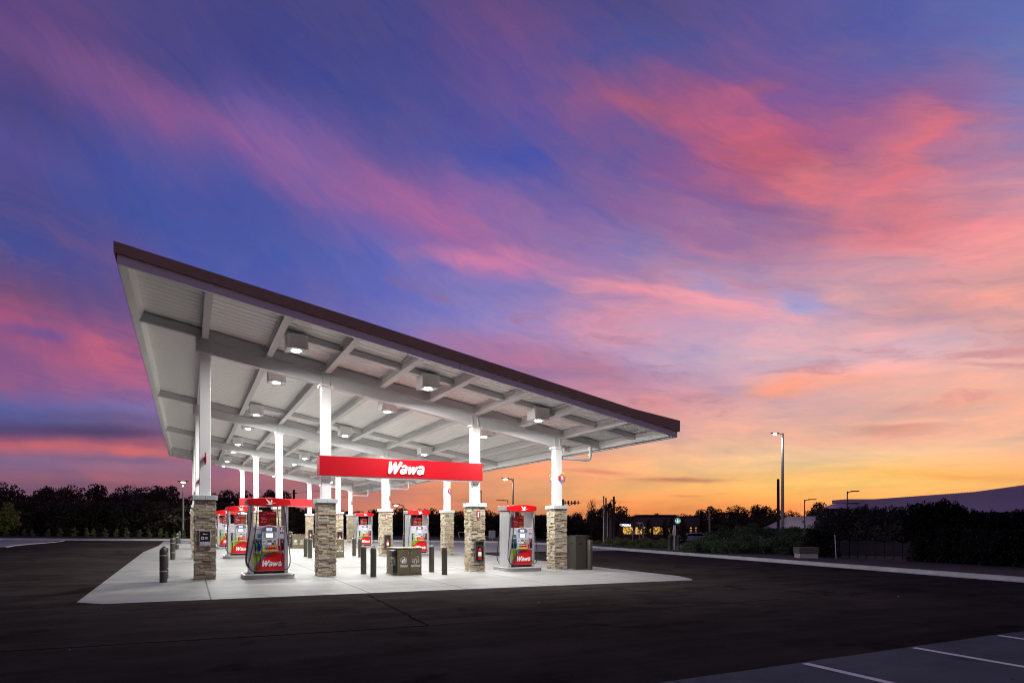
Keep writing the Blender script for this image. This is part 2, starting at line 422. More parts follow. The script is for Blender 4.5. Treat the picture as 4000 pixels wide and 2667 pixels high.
M['stone'] = mat('ledge_stone', (0.3, 0.28, 0.22), 0.85, var=0.22, vscale=14.0, bump=0.9, bscale=45,
    island=[(0.0, (0.46, 0.40, 0.28)), (0.2, (0.33, 0.26, 0.17)), (0.38, (0.56, 0.50, 0.38)), (0.55, (0.40, 0.37, 0.30)), (0.7, (0.37, 0.26, 0.15)), (0.82, (0.52, 0.46, 0.35)), (0.93, (0.20, 0.16, 0.115)), (1.0, (0.54, 0.48, 0.37))])
M['mortar'] = mat('stone_backing', (0.045, 0.04, 0.034), 0.95)
M['lens'] = mat('lamp_lens', (0.9, 0.9, 0.9), 0.3, emit=(0.95, 1.0, 0.98), es=70.0)
M['extred'] = mat('extinguisher_red', (0.45, 0.004, 0.006), 0.3, coat=0.3)
M['cab'] = mat('cabinet_bronze', (0.075, 0.065, 0.05), 0.45)
M['glass'] = mat('cabinet_glass', (0.02, 0.022, 0.022), 0.08)
M['darkmetal'] = mat('dark_pole_paint', (0.05, 0.05, 0.055), 0.45)
M['wood'] = mat('weathered_pole_wood', (0.06, 0.045, 0.035), 0.9, var=0.2, vscale=5)
M['leaf_far'] = mat('far_foliage', (0.04, 0.04, 0.03), 0.8, island=[(0, (0.03, 0.03, 0.018)), (0.5, (0.066, 0.052, 0.036)), (0.8, (0.11, 0.078, 0.055)), (1, (0.05, 0.055, 0.03))], spec=0.1)
M['leaf_hedge'] = mat('hedge_foliage', (0.04, 0.05, 0.03), 0.7, island=[(0, (0.028, 0.055, 0.022)), (0.5, (0.065, 0.11, 0.042)), (0.85, (0.12, 0.17, 0.08)), (1, (0.22, 0.25, 0.16))], spec=0.2)
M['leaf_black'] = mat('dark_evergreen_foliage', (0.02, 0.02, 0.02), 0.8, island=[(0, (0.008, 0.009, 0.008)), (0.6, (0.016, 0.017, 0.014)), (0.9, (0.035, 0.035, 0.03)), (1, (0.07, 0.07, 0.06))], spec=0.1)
M['leaf_glint'] = mat('grey_green_foliage_glints', (0.05, 0.05, 0.05), 0.6, island=[(0, (0.014, 0.018, 0.014)), (0.5, (0.035, 0.040, 0.032)), (0.85, (0.09, 0.095, 0.085)), (1, (0.20, 0.20, 0.19))], spec=0.3)  # lighter copy of the dark evergreen leaves, highlights put into the colour
M['leaf_young'] = mat('young_foliage', (0.15, 0.2, 0.03), 0.6, island=[(0, (0.09, 0.12, 0.02)), (0.5, (0.17, 0.20, 0.035)), (1, (0.30, 0.33, 0.07))], spec=0.3)
M['leaf_shrub'] = mat('shrub_foliage', (0.08, 0.12, 0.03), 0.6, island=[(0, (0.05, 0.08, 0.026)), (0.5, (0.12, 0.16, 0.045)), (1, (0.23, 0.26, 0.09))], spec=0.3)
M['bark'] = mat('bark', (0.045, 0.035, 0.028), 0.95, var=0.25, vscale=8)
M['barkpale'] = mat('pale_bark', (0.12, 0.11, 0.10), 0.95, var=0.25, vscale=8)
M['roofmetal'] = mat('standing_seam_roof', (0.56, 0.47, 0.52), 0.5, var=0.06, vscale=1.0)
M['roofshingle'] = mat('shingle_roof', (0.26, 0.22, 0.26), 0.9, var=0.15, vscale=20)
M['cafewall'] = mat('dark_brown_cladding', (0.15, 0.105, 0.115), 0.8, var=0.08, vscale=1)
M['brickwall'] = mat('brown_brick', (0.17, 0.085, 0.065), 0.9, var=0.2, vscale=10)
M['darkwall_gapshade'] = mat('dark_wall_gap_shade', (0.02, 0.02, 0.022), 0.8, var=0.1)  # dark walls, and the strips that paint shade above the canopy beams
M['litwin'] = mat('lit_window', (0.5, 0.35, 0.1), 0.4, emit=(1.0, 0.58, 0.10), es=1.1)
def litwin():
    m = M['litwin']; t = m.node_tree; q = NB(t)
    co = q.n('ShaderNodeTexCoord').outputs['Object']
    nz = q.noise(co, 3.0, 4.0, 0.7)
    c = q.ramp(nz, [(0.42, (0.02, 0.01, 0.003, 1)), (0.52, (0.55, 0.27, 0.03, 1)), (0.66, (1.0, 0.72, 0.22, 1))])
    t.links.new(c, t.nodes['Principled BSDF'].inputs['Emission Color'])
litwin()
M['signglow'] = mat('backlit_sign', (0.8, 0.8, 0.8), 0.4, emit=(0.85, 0.92, 1.0), es=2.2)
M['emblemglow'] = mat('emblem_glow', (0.8, 0.8, 0.8), 0.4, emit=(0.8, 0.92, 0.95), es=0.95)
M['signgreen'] = mat('backlit_green', (0.0, 0.2, 0.1), 0.4, emit=(0.0, 0.22, 0.12), es=0.9)
M['lamphead'] = mat('street_lamp_lens', (0.9, 0.9, 0.9), 0.3, emit=(1.0, 0.93, 0.82), es=30.0)
M['carpaint'] = mat('white_car_paint', (0.55, 0.55, 0.62), 0.25, coat=0.5)
M['carglass'] = mat('car_glass', (0.01, 0.01, 0.012), 0.08)
M['mulch'] = mat('mulch_bed', (0.012, 0.009, 0.008), 0.95, var=0.3, vscale=6, bump=1.0, bscale=25)
M['gravelbed'] = mat('river_stones', (0.25, 0.24, 0.24), 0.8, var=0.4, vscale=9, bump=1.0, bscale=12)
M['grass'] = mat('dark_grass', (0.016, 0.019, 0.009), 0.95, var=0.35, vscale=3, bump=1.0, bscale=30)
M['kerb'] = mat('kerb_concrete', (0.42, 0.42, 0.41), 0.85, var=0.12, vscale=1.5, bump=0.3, bscale=50)
M['orange'] = mat('orange_cone_plastic', (0.8, 0.09, 0.02), 0.4)
M['paint'] = mat('road_paint', (0.6, 0.6, 0.6), 0.7, var=0.15, vscale=6)
M['paintr'] = mat('red_amber_glow', (0.8, 0.1, 0.0), 0.4, emit=(1.0, 0.2, 0.02), es=4.0)

def ground_mat(name, c0, c1, rough, joints=None, jcol=0.5, bump=0.25, bscale=60, stains=0.0, r0=None, jw=0.010, seams=None, speck=0.0, spec=0.35):
    m = bpy.data.materials.new(name); m.use_nodes = True
    t = m.node_tree; bs = t.nodes['Principled BSDF']; q = NB(t)
    co = q.n('ShaderNodeTexCoord').outputs['Object']
    S = q.sep(co)
    big = q.noise(co, 0.16, 5.0, 0.55); mid = q.noise(co, 1.1, 6.0, 0.65)
    st = q.vmath('MULTIPLY', co, (0.35, 2.0, 1.0)).outputs[0]
    broom = q.noise(st, 0.8, 6.0, 0.65)
    f = q.math('ADD', q.math('MULTIPLY', big, 0.4), q.math('ADD', q.math('MULTIPLY', mid, 0.25), q.math('MULTIPLY', broom, 0.35)))
    col = q.ramp(f, [(0.36, tuple(c0)+(1,)), (0.64, tuple(c1)+(1,))])
    fine = q.noise(co, 90.0, 3.0, 0.7)
    col = q.mix(1.0, col, q.ramp(fine, [(0.25, (0.84,)*3+(1,)), (0.75, (1.16,)*3+(1,))]), 'MULTIPLY')
    if stains:
        s1 = q.noise(co, 0.55, 3.0, 0.5, 1.2)
        col = q.mix(q.rng(s1, 0.60, 0.70, 0.0, stains, True), col, tuple(x*0.55 for x in c0)+(1,))
        s2 = q.noise(q.vmath('ADD', co, (31, 7, 0)).outputs[0], 3.5, 3.0, 0.5)
        col = q.mix(q.rng(s2, 0.70, 0.76, 0.0, stains, True), col, tuple(x*0.4 for x in c0)+(1,))
    wob = q.math('MULTIPLY', q.math('SUBTRACT', q.noise(co, 2.0, 4.0), 0.5), 0.02)
    J = None
    for ax, lst in (joints or {}).items():
        for p in lst:
            d = q.math('ABSOLUTE', q.math('SUBTRACT', q.math('ADD', S[ax], wob), p))
            k = q.rng(d, jw*0.5, jw*1.6, 1.0, 0.0)
            J = k if J is None else q.math('MAXIMUM', J, k)
    if J is not None: col = q.mix(J, col, tuple(x*jcol for x in c0)+(1,))
    for (x0, y0, x1, y1, w, k) in (seams or []):
        d = Vector((x1-x0, y1-y0)); L2 = d.length_squared
        w1 = q.math('MULTIPLY', q.math('SUBTRACT', q.noise(co, 1.2, 5.0), 0.5), 0.16)
        pq = q.vmath('SUBTRACT', q.vmath('ADD', q.comb(S[0], S[1]), q.comb(w1, w1)).outputs[0], (x0, y0, 0)).outputs[0]
        tt = q.math('MULTIPLY', q.vmath('DOT_PRODUCT', pq, (d.x/L2, d.y/L2, 0)).outputs['Value'], 1.0, clamp=True)
        sc = q.vmath('SCALE', (d.x, d.y, 0)); t.links.new(tt, sc.inputs['Scale'])
        ln = q.vmath('LENGTH', q.vmath('SUBTRACT', pq, sc.outputs[0]).outputs[0]).outputs['Value']
        col = q.mix(q.rng(ln, w*0.3, w, 1.0, 0.0, True), col, tuple(x*k for x in c0)+(1,))
    if speck:
        vo = q.n('ShaderNodeTexVoronoi'); q.put(vo.inputs['Vector'], co); vo.inputs['Scale'].default_value = 0.9
        col = q.mix(q.rng(vo.outputs['Distance'], 0.012, 0.02, speck, 0.0), col, (0.25, 0.24, 0.22, 1))
    t.links.new(col, bs.inputs['Base Color'])
    t.links.new(q.rng(mid, 0.3, 0.7, rough-0.1, rough+0.08), bs.inputs['Roughness'])
    bs.inputs['Specular IOR Level'].default_value = spec
    bn = q.n('ShaderNodeBump'); bn.inputs['Strength'].default_value = bump; bn.inputs['Distance'].default_value = 0.008
    h = q.math('ADD', q.noise(co, bscale, 5.0, 0.7), q.math('MULTIPLY', mid, 1.5))
    t.links.new(h, bn.inputs['Height']); t.links.new(bn.outputs[0], bs.inputs['Normal'])
    return m
ROW0, ROWD, NROW = 19.77, 11.12, 4
ROWS = [ROW0+ROWD*k for k in range(NROW)]
COLX = [0.43, 3.81, 8.93, 12.33]
jy = []
for r in ROWS: jy += [r-0.75, r+0.75, r+5.56]
M['slab'] = ground_mat('pad_concrete', (0.165, 0.165, 0.158), (0.30, 0.30, 0.287), 0.62, {0: [0.43, 3.81, 6.3, 8.93, 12.33], 1: jy}, 0.25, 0.15, 40, stains=0.5, jw=0.016, spec=0.25)
M['asphalt'] = ground_mat('fresh_asphalt', (0.017, 0.0132, 0.0128), (0.056, 0.0455, 0.0435), 0.95, None, 0.5, 0.9, 120, stains=0.55,
    seams=[(3.7, 14.2, 3.45, 9.5, 0.035, 0.62), (-4, 9.9, 3.5, 9.45, 0.05, 0.65), (3.5, 9.45, 20, 9.95, 0.04, 0.65), (3.5, 9.45, 8.5, 9.5, 0.10, 1.7)], speck=0.0, spec=0.0)
M['apron'] = ground_mat('apron_concrete', (0.17, 0.17, 0.175), (0.27, 0.27, 0.275), 0.8, {0: [-30, -24, -18, -12, 20, 26], 1: [38, 44, 50, 56]}, 0.4, 0.2, 40, stains=0.3)
M['parking'] = ground_mat('parking_concrete', (0.075, 0.078, 0.085), (0.14, 0.143, 0.155), 0.85, {0: [4.6, 13.2], 1: [-1.0]}, 0.4, 0.2, 40, stains=0.6, spec=0.0)
M['lot'] = ground_mat('old_asphalt', (0.07, 0.065, 0.07), (0.11, 0.10, 0.11), 0.85, None, 0.5, 0.3, 40)

# ------------------------------------------------------------------ ground, asphalt, kerb
def drop(X, Y):
    k = max(0.0, min(1.0, (Y-46)/16.0)); k = k*k*(3-2*k)
    k2 = max(0.0, min(1.0, (X-2)/8.0))
    return 0.9*k*k2
def cam_xy(X, Y): return X*CF+Y*SF, -X*SF+Y*CF
def XY(x, y): return x*CF-y*SF, x*SF+y*CF
gx = [-700, -400, -250, -170, -120, -90, -70, -55] + list(range(-45, 86, 5)) + [95, 110, 140, 190, 280, 420, 700]
gy = [-60, -30, -10] + list(range(0, 121, 5)) + [135, 160, 200, 280, 420, 700, 1100]
mb = MB(M['grass'])
vs = []
for Y in gy:
    for X in gx:
        x, y = cam_xy(X, Y); far = max(0.0, math.hypot(X, Y)-220)
        vs.append((x, y, G(x, y)-0.03-drop(X, Y)-far*0.002))
nx = len(gx)
mb.add(vs, [(j*nx+i, j*nx+i+1, (j+1)*nx+i+1, (j+1)*nx+i) for j in range(len(gy)-1) for i in range(nx-1)])
tag(mb.build('ground', smooth=True), 'dark grassy ground around and beyond the forecourt', None, kind='structure')

KERB = [(22.3,-12),(22.9,0),(23.7,9.8),(24.3,15),(24.8,19.1),(25.5,26),(26.1,32.6),(26.7,38),(27.0,43),(26.4,47.5),(24.6,50.6),(21.5,52.6),(17,54.4),(11,56.6),(5,58.6),(0.15,59.8),(-6,60.8),(-13.5,63),(-30,66),(-60,72)]
def sheet(name, pts, m, dz, kind='structure', label=None):
    b_ = MB(m)
    b_.add([(p[0], p[1], G(*p)+dz) for p in pts], [tuple(range(len(pts)))])
    o = b_.build(name); return tag(o, label, None, kind=kind)
def ccw(pts):
    a = sum(pts[i][0]*pts[(i+1) % len(pts)][1]-pts[(i+1) % len(pts)][0]*pts[i][1] for i in range(len(pts)))
    return pts if a > 0 else pts[::-1]
sheet('asphalt', ccw(KERB+[(-60, -14), (22.3, -14)]), M['asphalt'], 0.0, label='dark fresh asphalt round the fuel pad')
SLAB = [(-1.98, 15.0), (-1.5, 14.52), (6, 14.40), (13.8, 14.22), (14.1, 14.6), (14.5, 15.6), (14.5, 58.3), (-1.75, 58.3), (-1.75, 47.5), (-2.1, 38.2)]
sheet('pavement', ccw(SLAB), M['slab'], 0.008, label='pale concrete pad under the canopy')
sheet('pavement', ccw([(14.6, 33.2), (25.6, 33.4), (26.4, 38), (26.6, 43), (26.0, 47.3), (24.3, 50.2), (21.3, 52.1), (16.8, 53.9), (14.6, 54.7)]), M['apron'], 0.004, label='grey concrete apron beyond the pad')
sheet('pavement', ccw([(-9.9, 46.7), (-9.2, 60.9), (-13.5, 62.5), (-30, 65.5), (-59, 71), (-59, 44)]), M['apron'], 0.004, label='grey concrete drive beyond the asphalt')
pk = [(x, 5.02+0.02*math.sin(x*3.1)) for x in np.arange(-20, 22, 1.0)]
sheet('parking_pavement', ccw(pk+[(22.0, -12), (-20, -12)]), M['parking'], 0.004, label='concrete parking bays with white lines')
for i, (x0, x1) in enumerate([(6.58, 6.70), (8.86, 8.98), (11.14, 11.26), (13.42, 13.54), (15.7, 15.82), (17.98, 18.1)]):
    sheet('parking_marking', [(x0, -0.6), (x1, -0.6), (x1, 4.96), (x0, 4.96)], M['paint'], 0.008)
# asphalt of the neighbouring lot
P_ = [cam_xy(10, 56), cam_xy(34, 56), cam_xy(44, 90), cam_xy(8, 90)]
b_ = MB(M['lot'])
ds = []
nn = 14
vs = []
for j in range(nn+1):
    Y = 56+34*j/nn
    for i in range(11):
        X = (9-3*j/nn)+(26+16*j/nn)*i/10
        x, y = cam_xy(X, Y); vs.append((x, y, G(x, y)-drop(X, Y)-0.01))
b_.add(vs, [(j*11+i, j*11+i+1, (j+1)*11+i+1, (j+1)*11+i) for j in range(nn) for i in range(10)])
tag(b_.build('parking_road'), 'grey asphalt lot in front of the cafe', None, kind='structure')

def catmull(pts, n=6):
    out = []
    P = [pts[0]]+list(pts)+[pts[-1]]
    for i in range(1, len(P)-2):
        for k in range(n):
            t = k/n
            out.append(tuple(0.5*((2*P[i][j])+(-P[i-1][j]+P[i+1][j])*t+(2*P[i-1][j]-5*P[i][j]+4*P[i+1][j]-P[i+2][j])*t*t+(-P[i-1][j]+3*P[i][j]-3*P[i+1][j]+P[i+2][j])*t**3) for j in range(len(pts[0]))))
    out.append(tuple(pts[-1])); return out
KS = catmull(KERB, 5)
def offset_path(path, d):
    out = []
    for i, p in enumerate(path):
        a = Vector(path[max(0, i-1)]); c = Vector(path[min(len(path)-1, i+1)]); t = (c-a).normalized()
        out.append((p[0]+t.y*d, p[1]-t.x*d))
    return out
def strip(name, path, prof, m, label=None, kind='structure', ends=True):
    b_ = MB(m); n = len(prof); vs = []
    lanes = [offset_path(path, d) for d, z in prof]
    for i in range(len(path)):
        for k, (d, z) in enumerate(prof):
            x, y = lanes[k][i]; vs.append((x, y, G(x, y)+z))
    fs = [(i*n+k, i*n+k+1, (i+1)*n+k+1, (i+1)*n+k) for i in range(len(path)-1) for k in range(n-1)]
    b_.add(vs, fs); o = b_.build(name); return tag(o, label, None, kind=kind)
strip('kerb', KS, [(-0.42, 0.006), (0.0, 0.002), (0.02, 0.13), (0.05, 0.15), (0.17, 0.152), (0.19, 0.10)], M['kerb'], 'pale concrete kerb and gutter round the asphalt')
strip('planting_bed', KS, [(0.19, 0.11), (1.2, 0.13), (3.2, 0.12), (3.21, 0.12), (6.0, 0.05), (9.0, -0.12)], M['mulch'], 'dark mulch bed behind the kerb')
strip('kerb', [(-9.6, 46.2), (-9.75, 49), (-9.5, 52), (-9.0, 55), (-8.7, 58), (-8.8, 60.2)], [(-0.08, 0.0), (-0.06, 0.04), (0.06, 0.04), (0.08, 0.0)], M['kerb'], 'low concrete edge of the left drive')

# ------------------------------------------------------------------ canopy
SL = 0.17
def zr(x): return 6.97-SL*(x-0.43)
XL, XR, YF, YB = -1.35, 14.50, 15.65, 57.30
canopy = thing('fuel_canopy', 'big sloping white steel fuel canopy with brown roof edge over the pump pad', 'canopy', (0, 0, 0))
def sbox(mbx, x0, x1, y0, y1, d0, d1, m=None):
    lo = [(x0, y0, zr(x0)+d0), (x1, y0, zr(x1)+d0), (x1, y1, zr(x1)+d0), (x0, y1, zr(x0)+d0)]
    hi = [(x0, y0, zr(x0)+d1), (x1, y0, zr(x1)+d1), (x1, y1, zr(x1)+d1), (x0, y1, zr(x0)+d1)]
    mbx.hexa(lo, hi, m)
# corrugated deck underside
b_ = MB(M['deckw'])
prof = []
y = YF+0.12
while y < YB-0.12:
    prof += [(y, 0.305), (y+0.235, 0.305), (y+0.255, 0.33), (y+0.285, 0.33)]; y += 0.305
vs = []
for (py, pz) in prof: vs += [(XL+0.1, py, zr(XL+0.1)+pz), (XR-0.1, py, zr(XR-0.1)+pz)]
b_.add(vs, [(2*i, 2*i+2, 2*i+3, 2*i+1) for i in range(len(prof)-1)])
tag(b_.build('deck', canopy), 'ribbed white metal ceiling')
b_ = MB(M['brown']); sbox(b_, XL-0.02, XR+0.02, YF+0.02, YB-0.02, 0.40, 0.46); b_.build('roof', canopy)
# brown fascia all round; its top edge kicks up over the low end
def ftop(x): return 0.43+0.03*min(1, max(0, (x+1.4)/5.0))+max(0.0, x-12.6)*0.055
xs = [XL-0.06]+[XL+0.5+i*1.05 for i in range(13)]+[12.6, 13.6, XR+0.06]
b_ = MB(M['brown'])
for yy0, yy1 in ((YF-0.07, YF-0.03), (YB+0.03, YB+0.07)):
    for i in range(len(xs)-1):
        a, c = xs[i], xs[i+1]
        if a < XR and i in (4, 9): a2 = a+0.006
        else: a2 = a
        b_.hexa([(a2, yy0, zr(a)+0.205), (c, yy0, zr(c)+0.205), (c, yy1, zr(c)+0.205), (a2, yy1, zr(a)+0.205)],
                [(a2, yy0, zr(a)+ftop(a)), (c, yy0, zr(c)+ftop(c)), (c, yy1, zr(c)+ftop(c)), (a2, yy1, zr(a)+ftop(a))])
for xx0, xx1 in ((XL-0.06, XL-0.02), (XR+0.02, XR+0.06)):
    b_.hexa([(xx0, YF-0.03, zr(xx0)+0.205), (xx1, YF-0.03, zr(xx1)+0.205), (xx1, YB+0.03, zr(xx1)+0.205), (xx0, YB+0.03, zr(xx0)+0.205)],
            [(xx0, YF-0.03, zr(xx0)+ftop(xx0)), (xx1, YF-0.03, zr(xx1)+ftop(xx1)), (xx1, YB+0.03, zr(xx1)+ftop(xx1)), (xx0, YB+0.03, zr(xx0)+ftop(xx0))])
b_.build('fascia', canopy)
# perimeter channels (C sections opening inwards) with bolt pairs
def channel_x(y_out, sgn):
    b_ = MB(M['white'])
    sbox(b_, XL, XR, min(y_out, y_out+sgn*0.014), max(y_out, y_out+sgn*0.014), 0.014, 0.30)
    sbox(b_, XL, XR, min(y_out, y_out+sgn*0.10), max(y_out, y_out+sgn*0.10), 0.0, 0.014)
    if sgn > 0:
        for bx in (0.43, 2.15, 3.85, 5.57, 7.24, 8.98, 10.74, 12.57):
            for dx in (-0.11, 0.11):
                for dz in (0.06, 0.13):
                    cx = bx+dx; cz = zr(cx)+dz
                    b_.tube([(cx, y_out-0.012, cz), (cx, y_out+0.002, cz)], 0.013, 6)
        b_.box(6.62, 6.63, y_out-0.003, y_out, zr(6.62)+0.0, zr(6.62)+0.2, M['bezeld'])
    return b_.build('edge_channel', canopy)
channel_x(YF, 1); channel_x(YB, -1)
for xo, s in ((XL, 1), (XR, -1)):
    b_ = MB(M['white'])
    z0 = zr(xo)
    b_.box(min(xo, xo+s*0.014), max(xo, xo+s*0.014), YF+0.10, YB-0.10, z0+0.015, z0+0.30)
    b_.box(min(xo, xo+s*0.15), max(xo, xo+s*0.15), YF+0.10, YB-0.10, z0, z0+0.014)
    b_.build('edge_channel', canopy)
    b_ = MB(M['white'])       # closure angle with bolt heads
    x1 = xo+s*0.16
    b_.hexa([(x1-0.02, YF+0.12, zr(x1)+0.03), (x1+0.02, YF+0.12, zr(x1)+0.03), (x1+0.02, YB-0.12, zr(x1)+0.03), (x1-0.02, YB-0.12, zr(x1)+0.03)],
            [(x1-0.02+s*0.10, YF+0.12, zr(x1)+0.29), (x1+0.02+s*0.10, YF+0.12, zr(x1)+0.29), (x1+0.02+s*0.10, YB-0.12, zr(x1)+0.29), (x1-0.02+s*0.10, YB-0.12, zr(x1)+0.29)])
    b_.build('closure_angle', canopy)
BEAMX = [0.43, 2.15, 3.85, 5.57, 7.24, 8.98, 10.74, 12.57]
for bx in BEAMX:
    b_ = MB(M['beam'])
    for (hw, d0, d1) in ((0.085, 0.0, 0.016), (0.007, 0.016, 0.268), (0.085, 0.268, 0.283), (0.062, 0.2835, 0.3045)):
        x0, x1 = bx-hw, bx+hw; mm = M['darkwall_gapshade'] if d0 > 0.2835-1e-6 else None  # top strip is no real part: it paints the shadow line under the deck
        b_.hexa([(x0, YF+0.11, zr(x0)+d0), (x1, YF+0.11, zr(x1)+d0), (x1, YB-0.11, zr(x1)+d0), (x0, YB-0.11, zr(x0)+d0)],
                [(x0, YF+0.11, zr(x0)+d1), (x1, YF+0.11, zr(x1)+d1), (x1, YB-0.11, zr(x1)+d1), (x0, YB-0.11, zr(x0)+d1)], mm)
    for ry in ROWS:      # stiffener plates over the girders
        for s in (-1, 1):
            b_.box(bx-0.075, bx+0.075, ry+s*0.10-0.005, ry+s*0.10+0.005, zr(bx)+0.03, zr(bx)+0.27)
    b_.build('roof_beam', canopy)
for ry in ROWS:
    b_ = MB(M['beam'])
    for (hw, d0, d1) in ((0.10, -0.405, -0.385), (0.008, -0.385, -0.03), (0.10, -0.03, -0.012)):
        sbox(b_, COLX[0]-0.24, COLX[3]+0.24, ry-hw, ry+hw, d0, d1)
    for bx in BEAMX[:-1]+[12.45]:
        b_.hexa([(bx-0.09, ry-0.12, zr(bx)-0.012), (bx+0.09, ry-0.12, zr(bx)-0.012), (bx+0.09, ry+0.12, zr(bx)-0.012), (bx-0.09, ry+0.12, zr(bx)-0.012)],
                [(bx-0.09, ry-0.12, zr(bx)-0.001), (bx+0.09, ry-0.12, zr(bx)-0.001), (bx+0.09, ry+0.12, zr(bx)-0.001), (bx-0.09, ry+0.12, zr(bx)-0.001)])
        for s in (-1, 1):
            for t in (-0.06, 0.06): b_.tube([(bx+t, ry+s*0.105, zr(bx)-0.05), (bx+t, ry+s*0.105, zr(bx)+0.02)], 0.012, 6)
    for cx in COLX:
        for dx in (-0.11, 0.11):
            for s in (-1, 1):
                b_.hexa([(cx+dx-0.006, ry+(0.01 if s > 0 else -0.1), zr(cx)-0.385), (cx+dx+0.006, ry+(0.01 if s > 0 else -0.1), zr(cx)-0.385), (cx+dx+0.006, ry+(0.1 if s > 0 else -0.01), zr(cx)-0.385), (cx+dx-0.006, ry+(0.1 if s > 0 else -0.01), zr(cx)-0.385)],
                        [(cx+dx-0.006, ry+(0.01 if s > 0 else -0.03), zr(cx)-0.05), (cx+dx+0.006, ry+(0.01 if s > 0 else -0.03), zr(cx)-0.05), (cx+dx+0.006, ry+(0.03 if s > 0 else -0.01), zr(cx)-0.05), (cx+dx-0.006, ry+(0.03 if s > 0 else -0.01), zr(cx)-0.05)])
    b_.build('girder', canopy)
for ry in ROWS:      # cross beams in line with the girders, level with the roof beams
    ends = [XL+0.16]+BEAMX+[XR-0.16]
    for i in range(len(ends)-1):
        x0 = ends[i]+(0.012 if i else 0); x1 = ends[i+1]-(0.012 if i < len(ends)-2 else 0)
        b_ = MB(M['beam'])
        for (hw, d0, d1) in ((0.07, 0.018, 0.032), (0.006, 0.032, 0.27), (0.07, 0.27, 0.284), (0.05, 0.2845, 0.304)): sbox(b_, x0, x1, ry-hw, ry+hw, d0, d1, M['darkwall_gapshade'] if d0 > 0.2842 else None)  # uppermost dark strip imitates the shaded gap below the deck
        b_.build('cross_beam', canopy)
LIGHTY = []
for ry in ROWS: LIGHTY += [ry-2.12, ry+2.15]
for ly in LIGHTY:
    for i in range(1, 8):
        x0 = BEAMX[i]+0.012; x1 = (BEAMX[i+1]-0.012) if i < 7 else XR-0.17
        b_ = MB(M['beam']); sbox(b_, x0, x1, ly-0.11, ly+0.11, 0.12, 0.285); sbox(b_, x0, x1, ly-0.095, ly+0.095, 0.2855, 0.3042, M['darkwall_gapshade'])  # second box is a dark strip painting shade between channel and deck
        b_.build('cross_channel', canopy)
# gutter outlets at the low end
for ry in ROWS:
    b_ = MB(M['white'])
    xg = 13.86; zg = zr(xg)+0.0
    zb = 4.20+G(13.8, 19.77)+G(0, ry-19.77)*0
    pts = [(xg, ry, zg), (xg, ry, zb+0.16), (xg-0.02, ry, zb+0.08), (xg-0.07, ry, zb+0.025), (xg-0.15, ry, zb), (12.46, ry, zb+0.02)]
    b_.tube(pts, 0.055, 10); b_.tube([(xg, ry, zg), (xg, ry, zg-0.12)], 0.075, 10); b_.tube([(xg, ry, zb+0.17), (xg, ry, zb+0.26)], 0.068, 10)
    b_.tube([(12.46, ry, zb+0.02), (12.56, ry, zb+0.02)], 0.068, 10)
    b_.build('downpipe', canopy, smooth=True)

# ------------------------------------------------------------------ canopy lights
def make_light():
    t = thing('canopy_light', 'boxed white canopy light', 'light', (0, 0, 0))
    b_ = MB(M['white'])
    b_.box(-0.27, 0.27, -0.27, 0.27, 0.02, 0.39)
    b_.box(-0.28, 0.28, -0.28, 0.28, 0.0, 0.018, M['bezel'])
    for k in range(12):
        b_.box(-0.2, 0.2, -0.2715, -0.2705, 0.06+k*0.024, 0.064+k*0.024, M['bezel'])
    b_.build('housing', t)
    b_ = MB(M['lens']); b_.lathe([(0.115, 0.0), (0.112, -0.015), (0.06, -0.028)], 20)
    b_.build('lens', t, smooth=True)
    return t
LAMP_W = 154.0
light0 = make_light()
cname = ['high end', 'middle', 'low end']; rname = ['front', 'second', 'third', 'rear']
first = True
for i, ly in enumerate(LIGHTY):
    for j, lx in enumerate((2.62, 6.42, 10.28)):
        o = light0 if first else copy_tree(light0); first = False
        o.location = (lx, ly, zr(lx)-0.19)
        o['label'] = 'lit white box light %s the %s column row, canopy %s' % ('before' if i % 2 == 0 else 'behind', rname[i//2], cname[j])
        o['group'] = 'box lights under the canopy'
        la = bpy.data.lights.new('canopy_lamp', 'AREA'); la.shape = 'DISK'; la.size = 0.22; la.energy = LAMP_W
        la.color = (1.0, 0.99, 0.96)
        lo = bpy.data.objects.new('canopy_lamp', la); ROOTCOL.objects.link(lo); lo.location = (0, 0, -0.045); lo.parent = o

# ------------------------------------------------------------------ stone piers and steel columns
def pier_mesh(seed):
    random.seed(seed)
    b_ = MB(M['stone'])
    b_.box(-0.245, 0.245, -0.245, 0.245, -0.03, 2.27, M['mortar'])
    for face in range(4):
        b_.T = Matrix.Rotation(face*PI/2, 4, 'Z')
        z = -0.02
        while z < 2.255:
            h = min(random.choice((0.04, 0.05, 0.06, 0.075, 0.09)), 2.262-z)
            if h < 0.018: break
            x = -0.275+random.uniform(0, 0.006)
            while x < 0.262:
                w = random.choice((0.09, 0.14, 0.2, 0.26, 0.34)); 
                if x+w > 0.20: w = 0.272-x+random.uniform(-0.006, 0.008)
                out = random.uniform(0.252, 0.295)
                if h > 0.07 and random.random() < 0.35:
                    b_.box(x+0.0035, x+w-0.0035, -out, -0.24, z+0.003, z+h/2-0.003, None, 0.0035)
                    b_.box(x+0.0035, x+w-0.0035, -random.uniform(0.252, 0.295), -0.24, z+h/2+0.003, z+h-0.003, None, 0.0035)
                else:
                    b_.box(x+0.0035, x+w-0.0035, -out, -0.24, z+0.003, z+h-0.003, None, 0.0035)
                x += w
            z += h
    b_.T = Matrix()
    me = b_.build('stone_pier'); m_ = me.data; bpy.data.objects.remove(me)
    return m_
PIERS = [pier_mesh(s) for s in (11, 23, 37, 51)]
capb = MB(M['cap'])
capb.box(-0.324, -0.0015, -0.324, 0.324, 2.265, 2.398); capb.box(0.0015, 0.324, -0.324, 0.324, 2.265, 2.398)
